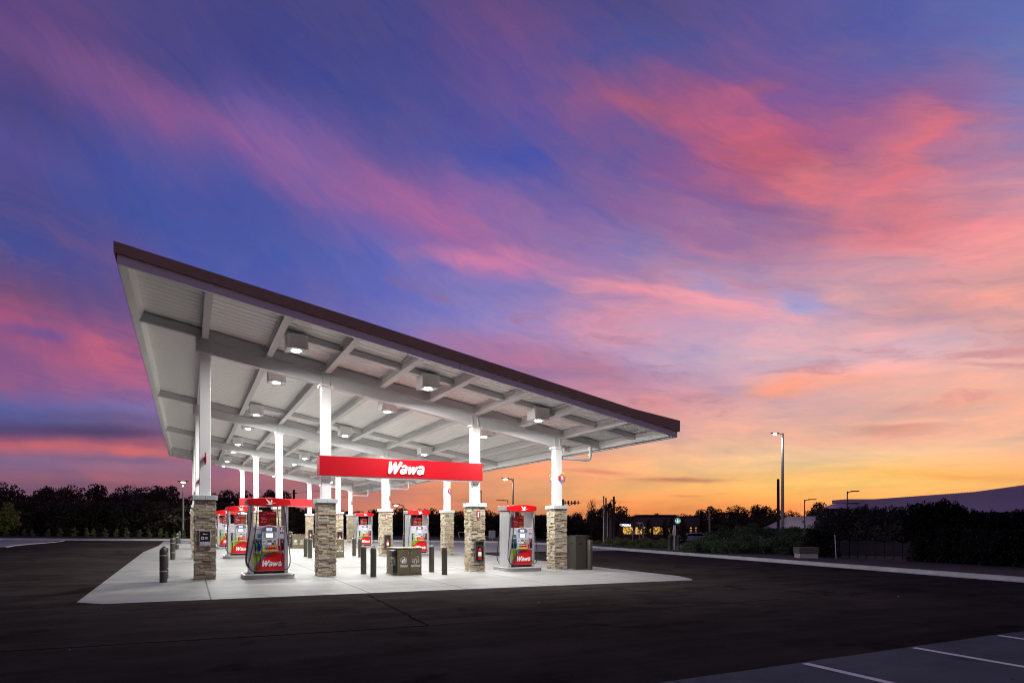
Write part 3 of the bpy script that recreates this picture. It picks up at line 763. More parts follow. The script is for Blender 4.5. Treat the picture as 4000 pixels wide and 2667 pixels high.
cap_o = capb.build('pier_cap', None, bev=0.008); CAPM = cap_o.data; bpy.data.objects.remove(cap_o)
posw = ['high outer', 'high inner', 'low inner', 'low outer']
def mesh_child(name, me, parent, rz=0):
    o = bpy.data.objects.new(name, me); ROOTCOL.objects.link(o); o.parent = parent; o.rotation_euler = (0, 0, rz); return o
for r, ry in enumerate(ROWS):
    for c, cx in enumerate(COLX):
        extra = {(0, 0): ', with a framed dark poster'}.get((r, c), ', with fire extinguisher cabinet' if c == 2 else '')
        t = thing('canopy_column', 'white post on the %s stone pier of the %s row%s' % (posw[c], rname[r], extra), 'column', (cx, ry), 0, 'stone and steel columns of the canopy')
        mesh_child('stone_pier', PIERS[(r*3+c) % 4], t, ((r+c) % 4)*PI/2)
        o = mesh_child('pier_cap', CAPM, t); md = o.modifiers.new('bevel', 'BEVEL'); md.width = 0.01; md.segments = 2
        b_ = MB(M['white'])
        ztop = zr(cx)-0.405-G(cx, ry)
        b_.box(-0.145, 0.145, -0.145, 0.145, 2.398, ztop-0.05)
        b_.build('steel_post', t, bev=0.012)
        b_ = MB(M['white'])
        for (s0, s1, z0, z1) in ((-0.21, 0.21, 0.028, 0.05), (-0.21, 0.21, 0.0, 0.024)):
            b_.hexa([(s0, s0, ztop-z1-SL*s0), (s1, s0, ztop-z1-SL*s1), (s1, s1, ztop-z1-SL*s1), (s0, s1, ztop-z1-SL*s0)],
                    [(s0, s0, ztop-z0-0.002-SL*s0), (s1, s0, ztop-z0-0.002-SL*s1), (s1, s1, ztop-z0-0.002-SL*s1), (s0, s1, ztop-z0-0.002-SL*s0)])
        for sx in (-0.175, 0.175):
            for sy in (-0.175, 0.175): b_.tube([(sx, sy, ztop-0.09-SL*sx), (sx, sy, ztop+0.04-SL*sx)], 0.014, 6)
        b_.build('head_plate', t)

# framed poster on the high outer front pier
t = thing('poster', 'framed dark poster with 50 on the outermost high front stone pier', 'poster', (0.425, ROW0-0.31), 0)
b_ = MB(M['alu'])
b_.box(-0.15, 0.15, -0.02, 0.03, 0.955, 1.40)
b_.build('frame', t, bev=0.006)
b_ = MB(M['black']); b_.box(-0.125, 0.125, -0.026, -0.02, 0.98, 1.375)
b_.box(-0.125, 0.125, -0.0285, -0.0262, 0.98, 1.09, M['bezel'])
b_.script_name(-0.06, 1.285, -0.0285, 0.12, M['letter'], 0.001)
b_.text('50', 0.03, 1.19, -0.029, h=0.06, m=M['letter'], bold=0.02, align='C')
b_.box(-0.10, -0.035, -0.029, -0.0265, 1.15, 1.23, M['letter']); b_.box(-0.085, -0.05, -0.031, -0.0292, 1.165, 1.215, M['adred'])
for k in range(3): b_.box(0.0, 0.09-0.02*k, -0.031, -0.029, 1.06-0.025*k, 1.068-0.025*k, M['letter'])
b_.build('poster_sheet', t)

# fire extinguisher cabinets, extinguishers and arrow signs on the low inner piers
for r, ry in enumerate(ROWS):
    cx = 8.965
    t = thing('extinguisher_cabinet', 'bronze glazed fire extinguisher cabinet on the %s row low inner pier' % rname[r], 'cabinet', (cx, ry-0.29), 0, 'extinguisher cabinets')
    b_ = MB(M['cab'])
    b_.box(-0.18, 0.18, -0.055, 0.0, 0.36, 0.40); b_.box(-0.18, 0.18, -0.055, 0.0, 1.05, 1.09)
    b_.box(-0.18, -0.135, -0.055, 0.0, 0.40, 1.05); b_.box(0.135, 0.18, -0.055, 0.0, 0.40, 1.05)
    b_.build('frame', t, bev=0.004)
    b_ = MB(M['darkwall_gapshade']); b_.box(-0.135, 0.135, -0.012, 0.0, 0.40, 1.05); b_.build('back_panel', t)
    e = thing('fire_extinguisher', 'red fire extinguisher inside the %s row bronze cabinet' % rname[r], 'fire extinguisher', (cx, ry-0.29-0.055), 0, 'fire extinguishers')
    b_ = MB(M['extred'])
    b_.lathe([(0.02, 0.43), (0.058, 0.435), (0.06, 0.45), (0.06, 0.76), (0.05, 0.80), (0.022, 0.83), (0.018, 0.86)], 18, (0, 0.0))
    b_.build('bottle', e, smooth=True)
    b_ = MB(M['letter']); b_.lathe([(0.0612, 0.56), (0.0615, 0.561), (0.0615, 0.70), (0.0612, 0.701)], 18); b_.build('label_sleeve', e, smooth=True)
    b_ = MB(M['black']); b_.tube([(0, 0, 0.85), (0, 0, 0.89)], 0.02, 8); b_.box(-0.012, 0.012, -0.07, 0.04, 0.885, 0.90); b_.box(-0.012, 0.012, -0.06, 0.04, 0.915, 0.925)
    b_.tube([(0.02, 0, 0.87), (0.065, -0.01, 0.86), (0.075, -0.015, 0.78), (0.072, -0.01, 0.62)], 0.011, 6)
    b_.build('valve_handle', e)
    s = thing('arrow_sign', 'small red extinguisher arrow sign high on the %s row low inner pier' % rname[r], 'sign', (8.93, ry-0.292), 0, 'extinguisher arrow signs')
    b_ = MB(M['redsign']); b_.prism([(-0.05, 1.89), (0, 1.85), (0.05, 1.89), (0.05, 2.14), (-0.05, 2.14)], -0.008, 0.0)
    b_.box(-0.02, 0.02, -0.0105, -0.0082, 1.93, 2.10, M['letter']); b_.prism([(-0.028, 1.93), (0, 1.885), (0.028, 1.93)], -0.0105, -0.0082, M['letter'])
    b_.build('sign_plate', s)

# red name boards across the inner posts
def goose_pts(cx, cz, w):
    g = [(712,140),(740,155),(790,185),(830,215),(855,262),(865,240),(880,190),(900,148),(918,180),(933,215),(915,250),(900,275),(900,295),(940,290),(985,280),(1000,278),(1035,295),(1000,297),(960,300),(920,318),(880,338),(830,342),(790,335),(755,325),(710,318),(740,312),(775,312),(800,300),(785,270),(765,230),(735,190)]
    k = w/325.0
    return [(cx+(p[0]-872)*k, cz-(p[1]-240)*k) for p in g][::-1]
for r, nm in ((0, 'red board with white lettering across the front inner posts'), (3, 'plain red board across the rear inner posts')):
    s0 = -1 if r == 0 else 1
    ry = ROWS[r]
    t = thing('name_board', nm, 'sign', (6.33, ry), 0, 'red boards between the posts')
    zb = 3.145 if r == 0 else 2.97
    b_ = MB(M['redsign']); b_.box(-2.76, 2.76, -0.32, 0.11, zb, zb+0.605)
    b_.build('panel', t, bev=0.006)
    b_ = MB(M['white']); b_.box(-2.74, 2.74, -0.30, 0.09, zb-0.022, zb-0.001); b_.build('bottom_trim', t)
    if r == 0:
        b_ = MB(M['letter'])
        b_.script_name(-0.67, zb+0.105, -0.322, 1.30, M['letter'], 0.035)
        b_.build('lettering', t)

# lane number flags on the outer posts
for r, ry in enumerate(ROWS):
    for c, base in ((0, 8), (3, 16)):
        for side in (0, 1):
            num = base-2*r-side
            sgn = -1 if side == 0 else 1
            t = thing('lane_number_sign', 'round red lane sign %d on the %s outer post, %s row' % (num, 'high' if c == 0 else 'low', rname[r]), 'sign', (COLX[c], ry+sgn*0.40), -PI/2, 'lane number signs')
            zc = 3.43; off = 0.0
            b_ = MB(M['adred']); b_.disc(0, zc, -0.012, 0.172, M['adred'], 24, 0.024); b_.build('disc', t)
            b_ = MB(M['green'])
            for a0, a1, mm in ((20, 160, M['green']), (200, 340, M['blue'])):
                n = 10
                for yy in (-0.0145, 0.0125):
                    v = []; f = []
                    for k in range(n+1):
                        a = R(a0+(a1-a0)*k/n)
                        for rr in (0.15, 0.185): v.append((rr*math.cos(a), yy, zc+rr*math.sin(a)))
                    for k in range(n): f.append((2*k, 2*k+1, 2*k+3, 2*k+2))
                    v2 = [(p[0], p[1]+0.002, p[2]) for p in v]
                    b_.add(v, [tuple(reversed(q)) for q in f], mm); b_.add(v2, f, mm)
            b_.build('rim', t)
            b_ = MB(M['letter']); b_.text(str(num), 0, zc, -0.0165, h=0.125, m=M['letter'], align='C')
            b_.T = Matrix.Rotation(PI, 4, 'Z'); b_.text(str(num), 0, zc, -0.0165, h=0.125, m=M['letter'], align='C')
            b_.build('number', t)
            b_ = MB(M['redsign']); b_.box(-0.26 if sgn < 0 else 0.17, -0.17 if sgn < 0 else 0.26, -0.03, 0.03, zc-0.08, zc+0.08)
            b_.build('bracket', t)

# ------------------------------------------------------------------ fuel dispensers
def rrect(hx, hy, r, n=6):
    out = []
    for cx, cy, a0 in ((hx-r, hy-r, 0), (-hx+r, hy-r, 90), (-hx+r, -hy+r, 180), (hx-r, -hy+r, 270)):
        for k in range(n+1):
            a = R(a0+90*k/n); out.append((cx+r*math.cos(a), cy+r*math.sin(a)))
    return out
def make_dispenser(x, y, num, label, three):
    t = thing('fuel_dispenser', label, 'fuel pump', (x, y), 0, 'red and grey fuel dispensers')
    t['group'] = 'fuel dispensers on the pad'
    b_ = MB(M['steel'])
    p0 = rrect(0.70, 0.78, 0.32); 
    b_.vprism(p0, -0.02, 0.10); b_.vprism(rrect(0.715, 0.795, 0.33), 0.102, 0.135)
    b_.build('island_form', t, smooth=False, bev=0.006)
    b_ = MB(M['slabtop']); b_.vprism(rrect(0.66, 0.74, 0.28), 0.135, 0.139); b_.build('island_top', t)
    # cabinet
    b_ = MB(M['alu'])
    b_.box(-0.44, 0.44, -0.335, 0.335, 0.215, 0.755); b_.box(-0.44, 0.44, -0.30, 0.30, 0.765, 1.53)
    b_.build('cabinet', t, bev=0.004)
    b_ = MB(M['black']); b_.box(-0.43, 0.43, -0.29, 0.29, 0.139, 0.213); b_.build('plinth', t)
    for sx in (-1, 1):
        b_ = MB(M['alu'])
        x0, x1 = (0.425, 0.535) if sx > 0 else (-0.535, -0.425)
        b_.vprism([(x0, -0.345), (x0+0.012, -0.37), (x1-0.012, -0.37), (x1, -0.345), (x1, 0.345), (x1-0.012, 0.37), (x0+0.012, 0.37), (x0, 0.345)], 0.139, 2.14)
        xs_ = 0.5355 if sx > 0 else -0.5355
        for yy in (-0.24, -0.04, 0.16):    # shallow flutes of the side sheet
            b_.box(min(xs_, xs_-sx*0.0), max(xs_, xs_+sx*0.004), yy, yy+0.012, 0.2, 2.05, M['galv'])
        b_.build('pillar', t)
    # curved head band
    b_ = MB(M['red']); n = 16; vs = []
    for k in range(n+1):
        u = -0.60+1.2*k/n; q = 1-(u/0.6)**2
        yo = 0.40+0.10*q; zt = 2.325+0.05*q; zb = 2.165-0.045*q
        vs += [(u, -yo, zb), (u, -yo, zt), (u, yo, zt), (u, yo, zb)]
    fs = []
    for k in range(n):
        a = 4*k; c = a+4
        for e0, e1 in ((0, 1), (1, 2), (2, 3), (3, 0)): fs.append((a+e0, a+e1, c+e1, c+e0)[::-1])
    fs += [(0, 1, 2, 3), (4*n+3, 4*n+2, 4*n+1, 4*n)]
    b_.add(vs, [tuple(f) for f in fs]); val = b_.build('head_band', t, smooth=True, bev=0.01)
    b_ = MB(M['letter']); 
    for s in (0, 1):
        b_.T = Matrix.Rotation(PI*s, 4, 'Z')
        b_.prism(goose_pts(0.03, 2.25, 0.27), -0.512, -0.50)
    b_.build('bird_emblem', val)
    b_ = MB(M['steel']); b_.box(-0.612, -0.601, -0.36, 0.36, 2.175, 2.315); b_.box(0.601, 0.612, -0.36, 0.36, 2.175, 2.315); b_.build('end_trim', t, bev=0.003)
    for s in (0, 1):
        T = Matrix.Rotation(PI*s, 4, 'Z')
        nn_ = num-s
        def mbx(m=None):
            q = MB(m); q.T = T; return q
        b_ = mbx(M['black']); b_.box(-0.25, 0.23, -0.10, -0.002, 1.535, 1.985); b_.box(-0.02, 0.02, -0.05, -0.002, 1.985, 2.14); b_.build('advert_housing', t, bev=0.004)
        b_ = mbx(M['adred']); b_.box(-0.243, 0.223, -0.108, -0.1005, 1.855, 1.98); b_.box(-0.243, 0.223, -0.108, -0.1005, 1.56, 1.835)
        ad = b_.build('advert_face', t)
        b_ = mbx(M['letter'])
        b_.text('Grand', -0.205, 1.775, -0.1095, h=0.036, m=M['letter'], bold=0.02); b_.text('opening!', -0.165, 1.722, -0.1095, h=0.040, m=M['letter'], bold=0.02)
        b_.text('$4', -0.20, 1.645, -0.1095, h=0.042, m=M['letter'], bold=0.02)
        b_.box(-0.13, -0.03, -0.110, -0.1085, 1.67, 1.676); b_.box(-0.13, -0.06, -0.110, -0.1085, 1.65, 1.656)
        b_.build('advert_lettering', ad)
        b_ = mbx(M['letter'])
        b_.text('99\u00a2', -0.03, 1.90, -0.1095, h=0.035, m=M['letter'], bold=0.02); b_.box(0.06, 0.18, -0.110, -0.1085, 1.928, 1.934); b_.box(0.06, 0.19, -0.110, -0.1085, 1.908, 1.914)
        b_.build('advert_price', ad)
        b_ = mbx(M['letter'])
        b_.prism([(-0.145, 1.87), (-0.09, 1.87), (-0.075, 1.94), (-0.16, 1.94)], -0.1115, -0.1085, M['burgerd']); b_.box(-0.142, -0.095, -0.1125, -0.1118, 1.875, 1.893, M['letter'])
        b_.prism([(-0.085, 1.94), (-0.078, 1.94), (-0.062, 1.975), (-0.069, 1.975)], -0.1115, -0.1085)
        b_.build('advert_drink', ad)
        b_ = mbx(M['burger'])
        b_.prism([(0.02, 1.70), (0.215, 1.705), (0.21, 1.755), (0.17, 1.785), (0.10, 1.79), (0.05, 1.765)], -0.1125, -0.1085)
        b_.prism([(0.02, 1.64), (0.05, 1.605), (0.21, 1.60), (0.215, 1.645)], -0.1125, -0.1085)
        b_.prism([(0.01, 1.65), (0.218, 1.655), (0.22, 1.695), (0.012, 1.69)], -0.1145, -0.1085, M['burgerd'])
        b_.build('advert_picture', ad)
        # upper console with arched centre
        arch = [(-0.205, 0.79), (0.225, 0.79), (0.225, 1.50)]+[(0.01+0.215*math.cos(R(a)), 1.50+0.085*math.sin(R(a))) for a in range(15, 180, 15)]+[(-0.205, 1.50)]
        b_ = mbx(M['bezel']); b_.box(-0.425, 0.425, -0.355, -0.30, 0.765, 1.54)
        b_.build('bezel_panel', t, bev=0.006)
        b_ = mbx(M['bezel']); b_.prism([(p[0], p[1]-0.02) for p in arch], -0.395, -0.3555); con = b_.build('console', t, bev=0.008)
        b_ = mbx(M['bezeld']); b_.prism([(-0.19, 1.37), (0.21, 1.37), (0.21, 1.48), (0.13, 1.525), (0.01, 1.54), (-0.11, 1.525), (-0.19, 1.48)], -0.3985, -0.3952); b_.build('display_surround', con)
        b_ = mbx(M['redsign']); b_.box(-0.045, 0.065, -0.401, -0.3987, 1.525, 1.55); b_.text('Wawa', 0.01, 1.5375, -0.402, h=0.016, m=M['letter'], shear=0.2, align='C'); b_.build('name_badge', con)
        b_ = mbx(M['lcd']); b_.box(-0.08, 0.08, -0.4015, -0.3988, 1.395, 1.49); b_.text('0.00', -0.005, 1.455, -0.4025, h=0.024, m=M['bezeld']); b_.text('0.000', -0.03, 1.415, -0.4025, h=0.02, m=M['bezeld']); b_.build('number_display', con)
        b_ = mbx(M['screen']); b_.box(-0.095, 0.105, -0.4015, -0.3988, 1.205, 1.33); b_.box(-0.06, -0.03, -0.4025, -0.4017, 1.295, 1.302, M['bezel']); b_.disc(0.045, 1.275, -0.4025, 0.018, M['bezel'], 12, 0.0005, 0.014); b_.build('screen', con)
        b_ = mbx(M['bezeld']); b_.box(-0.115, 0.125, -0.3985, -0.3955, 1.19, 1.345); b_.build('screen_surround', con)
        for bx in (-0.14, 0.15):
            b_ = mbx(M['black'])
            for k in range(4): b_.box(bx-0.009, bx+0.009, -0.402, -0.3955, 1.215+k*0.033, 1.233+k*0.033)
            b_.build('keypad', con)
        b_ = mbx(M['bezeld']); b_.prism([(-0.055, 1.13), (-0.04, 1.06), (0.06, 1.06), (0.075, 1.13)], -0.4, -0.3955); b_.box(-0.04, 0.055, -0.3985, -0.3955, 1.0, 1.055, M['letter'])
        b_.box(-0.19, -0.09, -0.3985, -0.3955, 1.02, 1.04, M['letter']); b_.box(-0.17, -0.125, -0.4, -0.3955, 1.05, 1.09); b_.build('receipt_slot', con)
        b_ = mbx(M['dblue']); b_.box(0.125, 0.18, -0.3985, -0.3955, 1.075, 1.12); b_.box(0.065, 0.20, -0.3985, -0.3955, 0.99, 1.055, M['green']); b_.box(0.08, 0.13, -0.4, -0.3987, 1.0, 1.045, M['black']); b_.build('card_reader', con)
        # grade buttons
        k0 = 6 if three else 5
        b_ = mbx(M['redsign']); b_.box(-0.19, 0.205, -0.3985, -0.3955, 0.79, 0.975)
        b_.box(-0.19, -0.12, -0.3995, -0.3987, 0.79, 0.975, M['green'])
        if three: b_.box(-0.118, -0.06, -0.3995, -0.3987, 0.87, 0.975, M['blue'])
        w_ = 0.385/6
        for k in range(6):
            if not three and k == 1: continue
            bx = -0.155+k*w_*1.0
            b_.box(bx-0.022, bx+0.022, -0.401, -0.3997, 0.925, 0.945, M['letter'])
            b_.box(bx-0.026, bx+0.026, -0.404, -0.3997, 0.80, 0.85, M['yellow'])
            lab = ['D', '88', '87', '89', '91', '93'][k]
            b_.text(lab, bx, 0.825, -0.405, h=0.022, m=M['black'], align='C')
        b_.build('grade_buttons', con)
        # left: blend label and nozzles
        b_ = mbx(M['redsign']); b_.box(-0.405, -0.235, -0.358, -0.3555, 1.45, 1.50)
        for k in range(6): b_.box(-0.395+0.026*k, -0.375+0.026*k, -0.3595, -0.3583, 1.462, 1.49, M['letter'])
        b_.build('price_strip', t)
        b_ = mbx(M['green'])
        if three:
            b_.box(-0.40, -0.315, -0.358, -0.3555, 1.20, 1.31); b_.box(-0.312, -0.225, -0.358, -0.3555, 1.20, 1.31, M['blue'])
            b_.text('DIESEL', -0.345, 1.205, -0.359, w=0.095, m=M['letter'], up=True)
        else:
            b_.box(-0.29, -0.225, -0.358, -0.3555, 0.80, 1.17); b_.text('DIESEL', -0.245, 0.95, -0.359, w=0.15, m=M['letter'], up=True)
        b_.build('fuel_label', t)
        b_ = mbx(M['redsign']); b_.box(0.235, 0.325, -0.358, -0.3555, 0.785, 1.175); b_.text('GASOLINE', 0.30, 0.96, -0.359, w=0.20, m=M['letter'], up=True, bold=0.015)
        b_.text('87', 0.255, 0.80, -0.359, h=0.022, m=M['letter']); b_.build('fuel_label', t)
        b_ = mbx(M['redsign']); b_.box(0.305, 0.405, -0.358, -0.3555, 1.425, 1.51); b_.text(str(nn_), 0.355, 1.467, -0.359, h=0.06, m=M['letter'], bold=0.03, align='C')
        b_.box(0.305, 0.405, -0.358, -0.3555, 1.375, 1.422, M['letter']); b_.box(0.315, 0.395, -0.3595, -0.3583, 1.39, 1.408, M['redsign']); b_.box(0.305, 0.405, -0.358, -0.3555, 1.32, 1.372, M['dblue']); b_.disc(0.355, 1.348, -0.3595, 0.012, M['letter'], 8, 0.001)
        b_.build('pump_number', t)
        noz = [(-0.355, M['nozg']), (-0.265, M['nozb'])] if three else [(-0.355, M['nozg'])]
        noz.append((0.375, M['black']))
        for bx, mm in noz:
            b_ = mbx(M['black']); b_.box(bx-0.043, bx+0.043, -0.362, -0.3555, 0.80, 1.165); b_.box(bx-0.043, bx+0.043, -0.40, -0.362, 1.12, 1.175, M['bezeld']); b_.build('nozzle_boot', t, bev=0.004)
            b_ = mbx(mm)
            b_.tube([(bx, -0.385, 1.03), (bx+0.002, -0.41, 0.98), (bx+0.006, -0.415, 0.92), (bx+0.01, -0.40, 0.84)], 0.032, 10, None, 0.020)
            nz = b_.build('nozzle', t, smooth=True)
            b_ = mbx(M['steel']); b_.tube([(bx-0.018, -0.375, 1.10), (bx-0.006, -0.385, 1.03)], 0.012, 8); b_.tube([(bx+0.01, -0.40, 0.84), (bx+0.014, -0.402, 0.72)], 0.016, 8); b_.build('spout', nz, smooth=True)
            b_ = mbx(M['rubber'])
            if bx < 0:
                o_ = 0.06 if bx < -0.3 else 0.0
                if not three: o_ = 0.02
                tx = -0.47 if bx < -0.3 else -0.33
                path = [(tx, -0.42, 2.14), (tx-0.01, -0.43, 1.95), (tx-0.045, -0.45, 1.5), (tx-0.10-o_*0.2, -0.47, 1.1), (tx-0.15+ (0.0 if bx < -0.3 else -0.05), -0.48, 0.62), (-0.60+(0.03 if bx > -0.3 else 0), -0.48, 0.42), (-0.50, -0.48, 0.265), (-0.40+o_*0.3, -0.47, 0.245), (-0.28-o_, -0.45, 0.32), (bx+0.015, -0.42, 0.50), (bx+0.016, -0.41, 0.66), (bx+0.014, -0.402, 0.74)]
            else:
                path = [(0.43, -0.42, 2.14), (0.445, -0.43, 1.9), (0.47, -0.45, 1.5), (0.515, -0.47, 1.1), (0.56, -0.48, 0.75), (0.575, -0.48, 0.52), (0.545, -0.48, 0.34), (0.46, -0.48, 0.25), (0.38, -0.46, 0.31), (0.345, -0.43, 0.46), (0.35, -0.41, 0.62), (0.385, -0.402, 0.74)]
            b_.tube(catmull(path, 5), 0.0145, 8); b_.build('hose', nz, smooth=True)
            b_ = mbx(M['steel']); px, py, pz = path[0]; b_.tube([(px, py, 2.15), (path[1][0], path[1][1], 1.93)], 0.017, 8); b_.build('breakaway', nz, smooth=True)
        # lower door graphic
        b_ = mbx(M['red']); b_.box(-0.43, 0.43, -0.345, -0.336, 0.225, 0.75); lp = b_.build('lower_panel', t, bev=0.003)
        if three:
            gp = [(-0.43, 0.75), (-0.43, 0.225)]+[(-0.43+0.001*0, 0.225)]
            g_ = [(-0.43, 0.75), (-0.428, 0.26), (-0.40, 0.33), (-0.35, 0.43), (-0.28, 0.53), (-0.19, 0.63), (-0.05, 0.75)]
            bl = [(-0.43, 0.225), (-0.415, 0.225), (-0.385, 0.31), (-0.33, 0.40), (-0.25, 0.50), (-0.14, 0.61), (0.035, 0.75), (-0.05, 0.75), (-0.19, 0.63), (-0.28, 0.53), (-0.35, 0.43), (-0.40, 0.33), (-0.428, 0.26)]
            b_ = mbx(M['green']); b_.prism(g_, -0.3475, -0.3453); b_.prism(bl, -0.3475, -0.3453, M['blue'])
        else:
            g_ = [(-0.43, 0.75), (-0.43, 0.23), (-0.40, 0.34), (-0.34, 0.47), (-0.24, 0.60), (-0.10, 0.70), (0.06, 0.75)]
            b_ = mbx(M['green']); b_.prism(g_, -0.3475, -0.3453)
        b_.build('panel_stripe', lp)
        b_ = mbx(M['letter']); b_.script_name(-0.215, 0.345, -0.3453, 0.59, M['letter'], 0.001); b_.build('lettering', lp)
    return t
M['slabtop'] = mat('island_concrete', (0.28, 0.28, 0.27), 0.8, var=0.1)
for r, ry in enumerate(ROWS):
    for c, x in ((0, 2.12), (1, 10.63)):
        num = (8 if c == 0 else 16)-2*r
        make_dispenser(x, ry+0.02, num, 'red topped fuel dispenser with number %d on its grey panel' % num, r == 0)

# ------------------------------------------------------------------ trash and recycle cabinets
def make_bin():
    t = thing('trash_cabinet', 'x', 'trash cabinet', (0, 0, 0))
    b_ = MB(M['binbrown'])
    b_.box(-0.415, 0.415, -0.60, 0.60, 0.0, 0.055); b_.box(-0.405, 0.405, -0.59, 0.59, 0.055, 0.855)
    b_.build('cabinet', t, bev=0.006)
    b_ = MB(M['binbrown']); b_.box(-0.425, 0.425, -0.61, 0.61, 0.857, 0.885); b_.build('top', t, bev=0.008)
    for i, (x0, x1) in enumerate(((-0.385, -0.012), (0.012, 0.385))):
        b_ = MB(M['binbrown']); b_.box(x0, x1, -0.605, -0.5915, 0.075, 0.835); d = b_.build('door', t, bev=0.004)
        hx = -0.045 if i == 0 else 0.045
        b_ = MB(M['steel']); b_.box(hx-0.006, hx+0.006, -0.622, -0.606, 0.68, 0.77); b_.disc(hx, 0.80, -0.608, 0.012, M['black'], 10, 0.004); b_.build('handle', d)
        b_ = MB(M['letter'])
        cx = (x0+x1)/2
        if i == 0:
            b_.disc(cx, 0.49, -0.6065, 0.105, M['letter'], 32, 0, 0.096)
            b_.prism([(cx-0.055, 0.42), (cx-0.01, 0.42), (cx+0.0, 0.50), (cx-0.065, 0.50)], -0.607, -0.6055)
            b_.prism([(cx-0.045, 0.508), (cx-0.005, 0.508), (cx-0.01, 0.52), (cx-0.035, 0.525)], -0.607, -0.6055)
            b_.disc(cx+0.038, 0.557, -0.607, 0.014, M['letter'], 10, 0.0015)
            b_.prism([(cx+0.018, 0.42), (cx+0.028, 0.42), (cx+0.036, 0.47), (cx+0.047, 0.42), (cx+0.057, 0.42), (cx+0.058, 0.52), (cx+0.045, 0.54), (cx+0.03, 0.54), (cx-0.02, 0.53), (cx-0.02, 0.52), (cx+0.022, 0.515)], -0.607, -0.6055)
            b_.text('TRASH', cx, 0.31, -0.6062, h=0.065, w=0.25, m=M['letter'], bold=0.02, align='C')
        else:
            def outl(pts, w=0.006):
                n = len(pts)
                for k in range(n):
                    a = Vector(pts[k]); c = Vector(pts[(k+1) % n]); d_ = (c-a).normalized(); nn2 = Vector((-d_.y, d_.x))*w/2
                    b_.add([(a.x-nn2.x, -0.6065, a.y-nn2.y), (c.x-nn2.x, -0.6065, c.y-nn2.y), (c.x+nn2.x, -0.6065, c.y+nn2.y), (a.x+nn2.x, -0.6065, a.y+nn2.y)], [(0, 1, 2, 3)])
            outl([(cx-0.10, 0.42), (cx-0.05, 0.41), (cx-0.035, 0.43), (cx-0.035, 0.52), (cx-0.06, 0.53), (cx-0.095, 0.525), (cx-0.105, 0.50)])
            outl([(cx-0.035, 0.37), (cx+0.02, 0.37), (cx+0.025, 0.44), (cx+0.005, 0.50), (cx, 0.55), (cx-0.012, 0.55), (cx-0.02, 0.50), (cx-0.04, 0.44)])
            outl([(cx+0.03, 0.41), (cx+0.10, 0.41), (cx+0.11, 0.43), (cx+0.11, 0.53), (cx+0.08, 0.60), (cx+0.078, 0.62), (cx+0.06, 0.62), (cx+0.058, 0.60), (cx+0.035, 0.55)])
            outl([(cx+0.035, 0.46), (cx+0.105, 0.46)], 0.01); outl([(cx+0.035, 0.50), (cx+0.105, 0.50)], 0.01); outl([(cx-0.095, 0.46), (cx-0.04, 0.46)], 0.01)
            b_.text('RECYCLE', cx, 0.31, -0.6062, h=0.065, w=0.285, m=M['letter'], bold=0.02, align='C')
        b_.build('lettering', d)
    # black squeegee and towel station on the side
    b_ = MB(M['black'])
    pr = [(-0.19, 0.09), (0.19, 0.09), (0.19, 0.32), (-0.19, 0.32)]
    b_.box(-0.53, -0.4065, -0.54, -0.14, 0.10, 0.34); b_.box(-0.435, -0.4065, -0.54, -0.14, 0.342, 0.60)
    b_.hexa([(-0.55, -0.55, 0.602), (-0.4065, -0.55, 0.602), (-0.4065, -0.13, 0.602), (-0.55, -0.13, 0.602)], [(-0.53, -0.53, 0.80), (-0.4065, -0.55, 0.835), (-0.4065, -0.13, 0.835), (-0.53, -0.15, 0.80)])
    st = b_.build('squeegee_station', t, bev=0.02)
    b_ = MB(M['letter']); b_.hexa([(-0.50, -0.40, 0.53), (-0.44, -0.40, 0.53), (-0.44, -0.28, 0.53), (-0.50, -0.28, 0.53)], [(-0.50, -0.42, 0.60), (-0.44, -0.42, 0.60), (-0.44, -0.26, 0.60), (-0.50, -0.26, 0.60)]); b_.build('paper_towel', st)
    b_ = MB(M['black']); b_.tube([(-0.49, -0.45, 0.30), (-0.52, -0.50, 0.56)], 0.012, 6); b_.tube([(-0.49, -0.22, 0.30), (-0.50, -0.18, 0.40)], 0.012, 6); b_.build('squeegee', st)
    b_ = MB(M['black']); b_.box(0.4065, 0.47, -0.1, 0.25, 0.30, 0.36); b_.tube([(0.45, 0.1, 0.33), (0.56, 0.02, 0.48)], 0.012, 6); b_.build('side_holder', t)
    return t
bin0 = make_bin()
for r, ry in enumerate(ROWS):
    o = bin0 if r == 0 else copy_tree(bin0)
    x, y = 6.26, ry-0.27
    o.location = (x, y, G(x, y)-0.002)
    o['label'] = 'brown trash and recycle cabinet between the bollards of the %s row' % rname[r]; o['group'] = 'trash cabinets on the pad'
# ------------------------------------------------------------------ bollards
def make_bollard(bands):
    t = thing('bollard', 'x', 'bollard', (0, 0, 0))
    b_ = MB(M['bollard'])
    b_.lathe([(0.10, -0.02), (0.096, 0.01), (0.092, 0.05), (0.092, 0.83), (0.094, 0.835), (0.092, 0.855), (0.084, 0.885), (0.068, 0.912), (0.045, 0.930), (0.015, 0.938)], 24)
    b_.build('sleeve', t, smooth=True)
    if bands:
        b_ = MB(M['band'])
        for z in (0.30, 0.72): b_.lathe([(0.0935, z), (0.0945, z+0.001), (0.0945, z+0.019), (0.0935, z+0.02)], 24)
        b_.build('band', t, smooth=True)
    return t
bol_p, bol_b = make_bollard(False), make_bollard(True)
used = set()
def put_bollard(proto, x, y, label, group):
    o = proto if proto.name not in used else copy_tree(proto)
    used.add(proto.name)
    o.location = (x, y, G(x, y)); o['label'] = label; o['group'] = group; o.rotation_euler = (0, 0, random.uniform(0, 6))
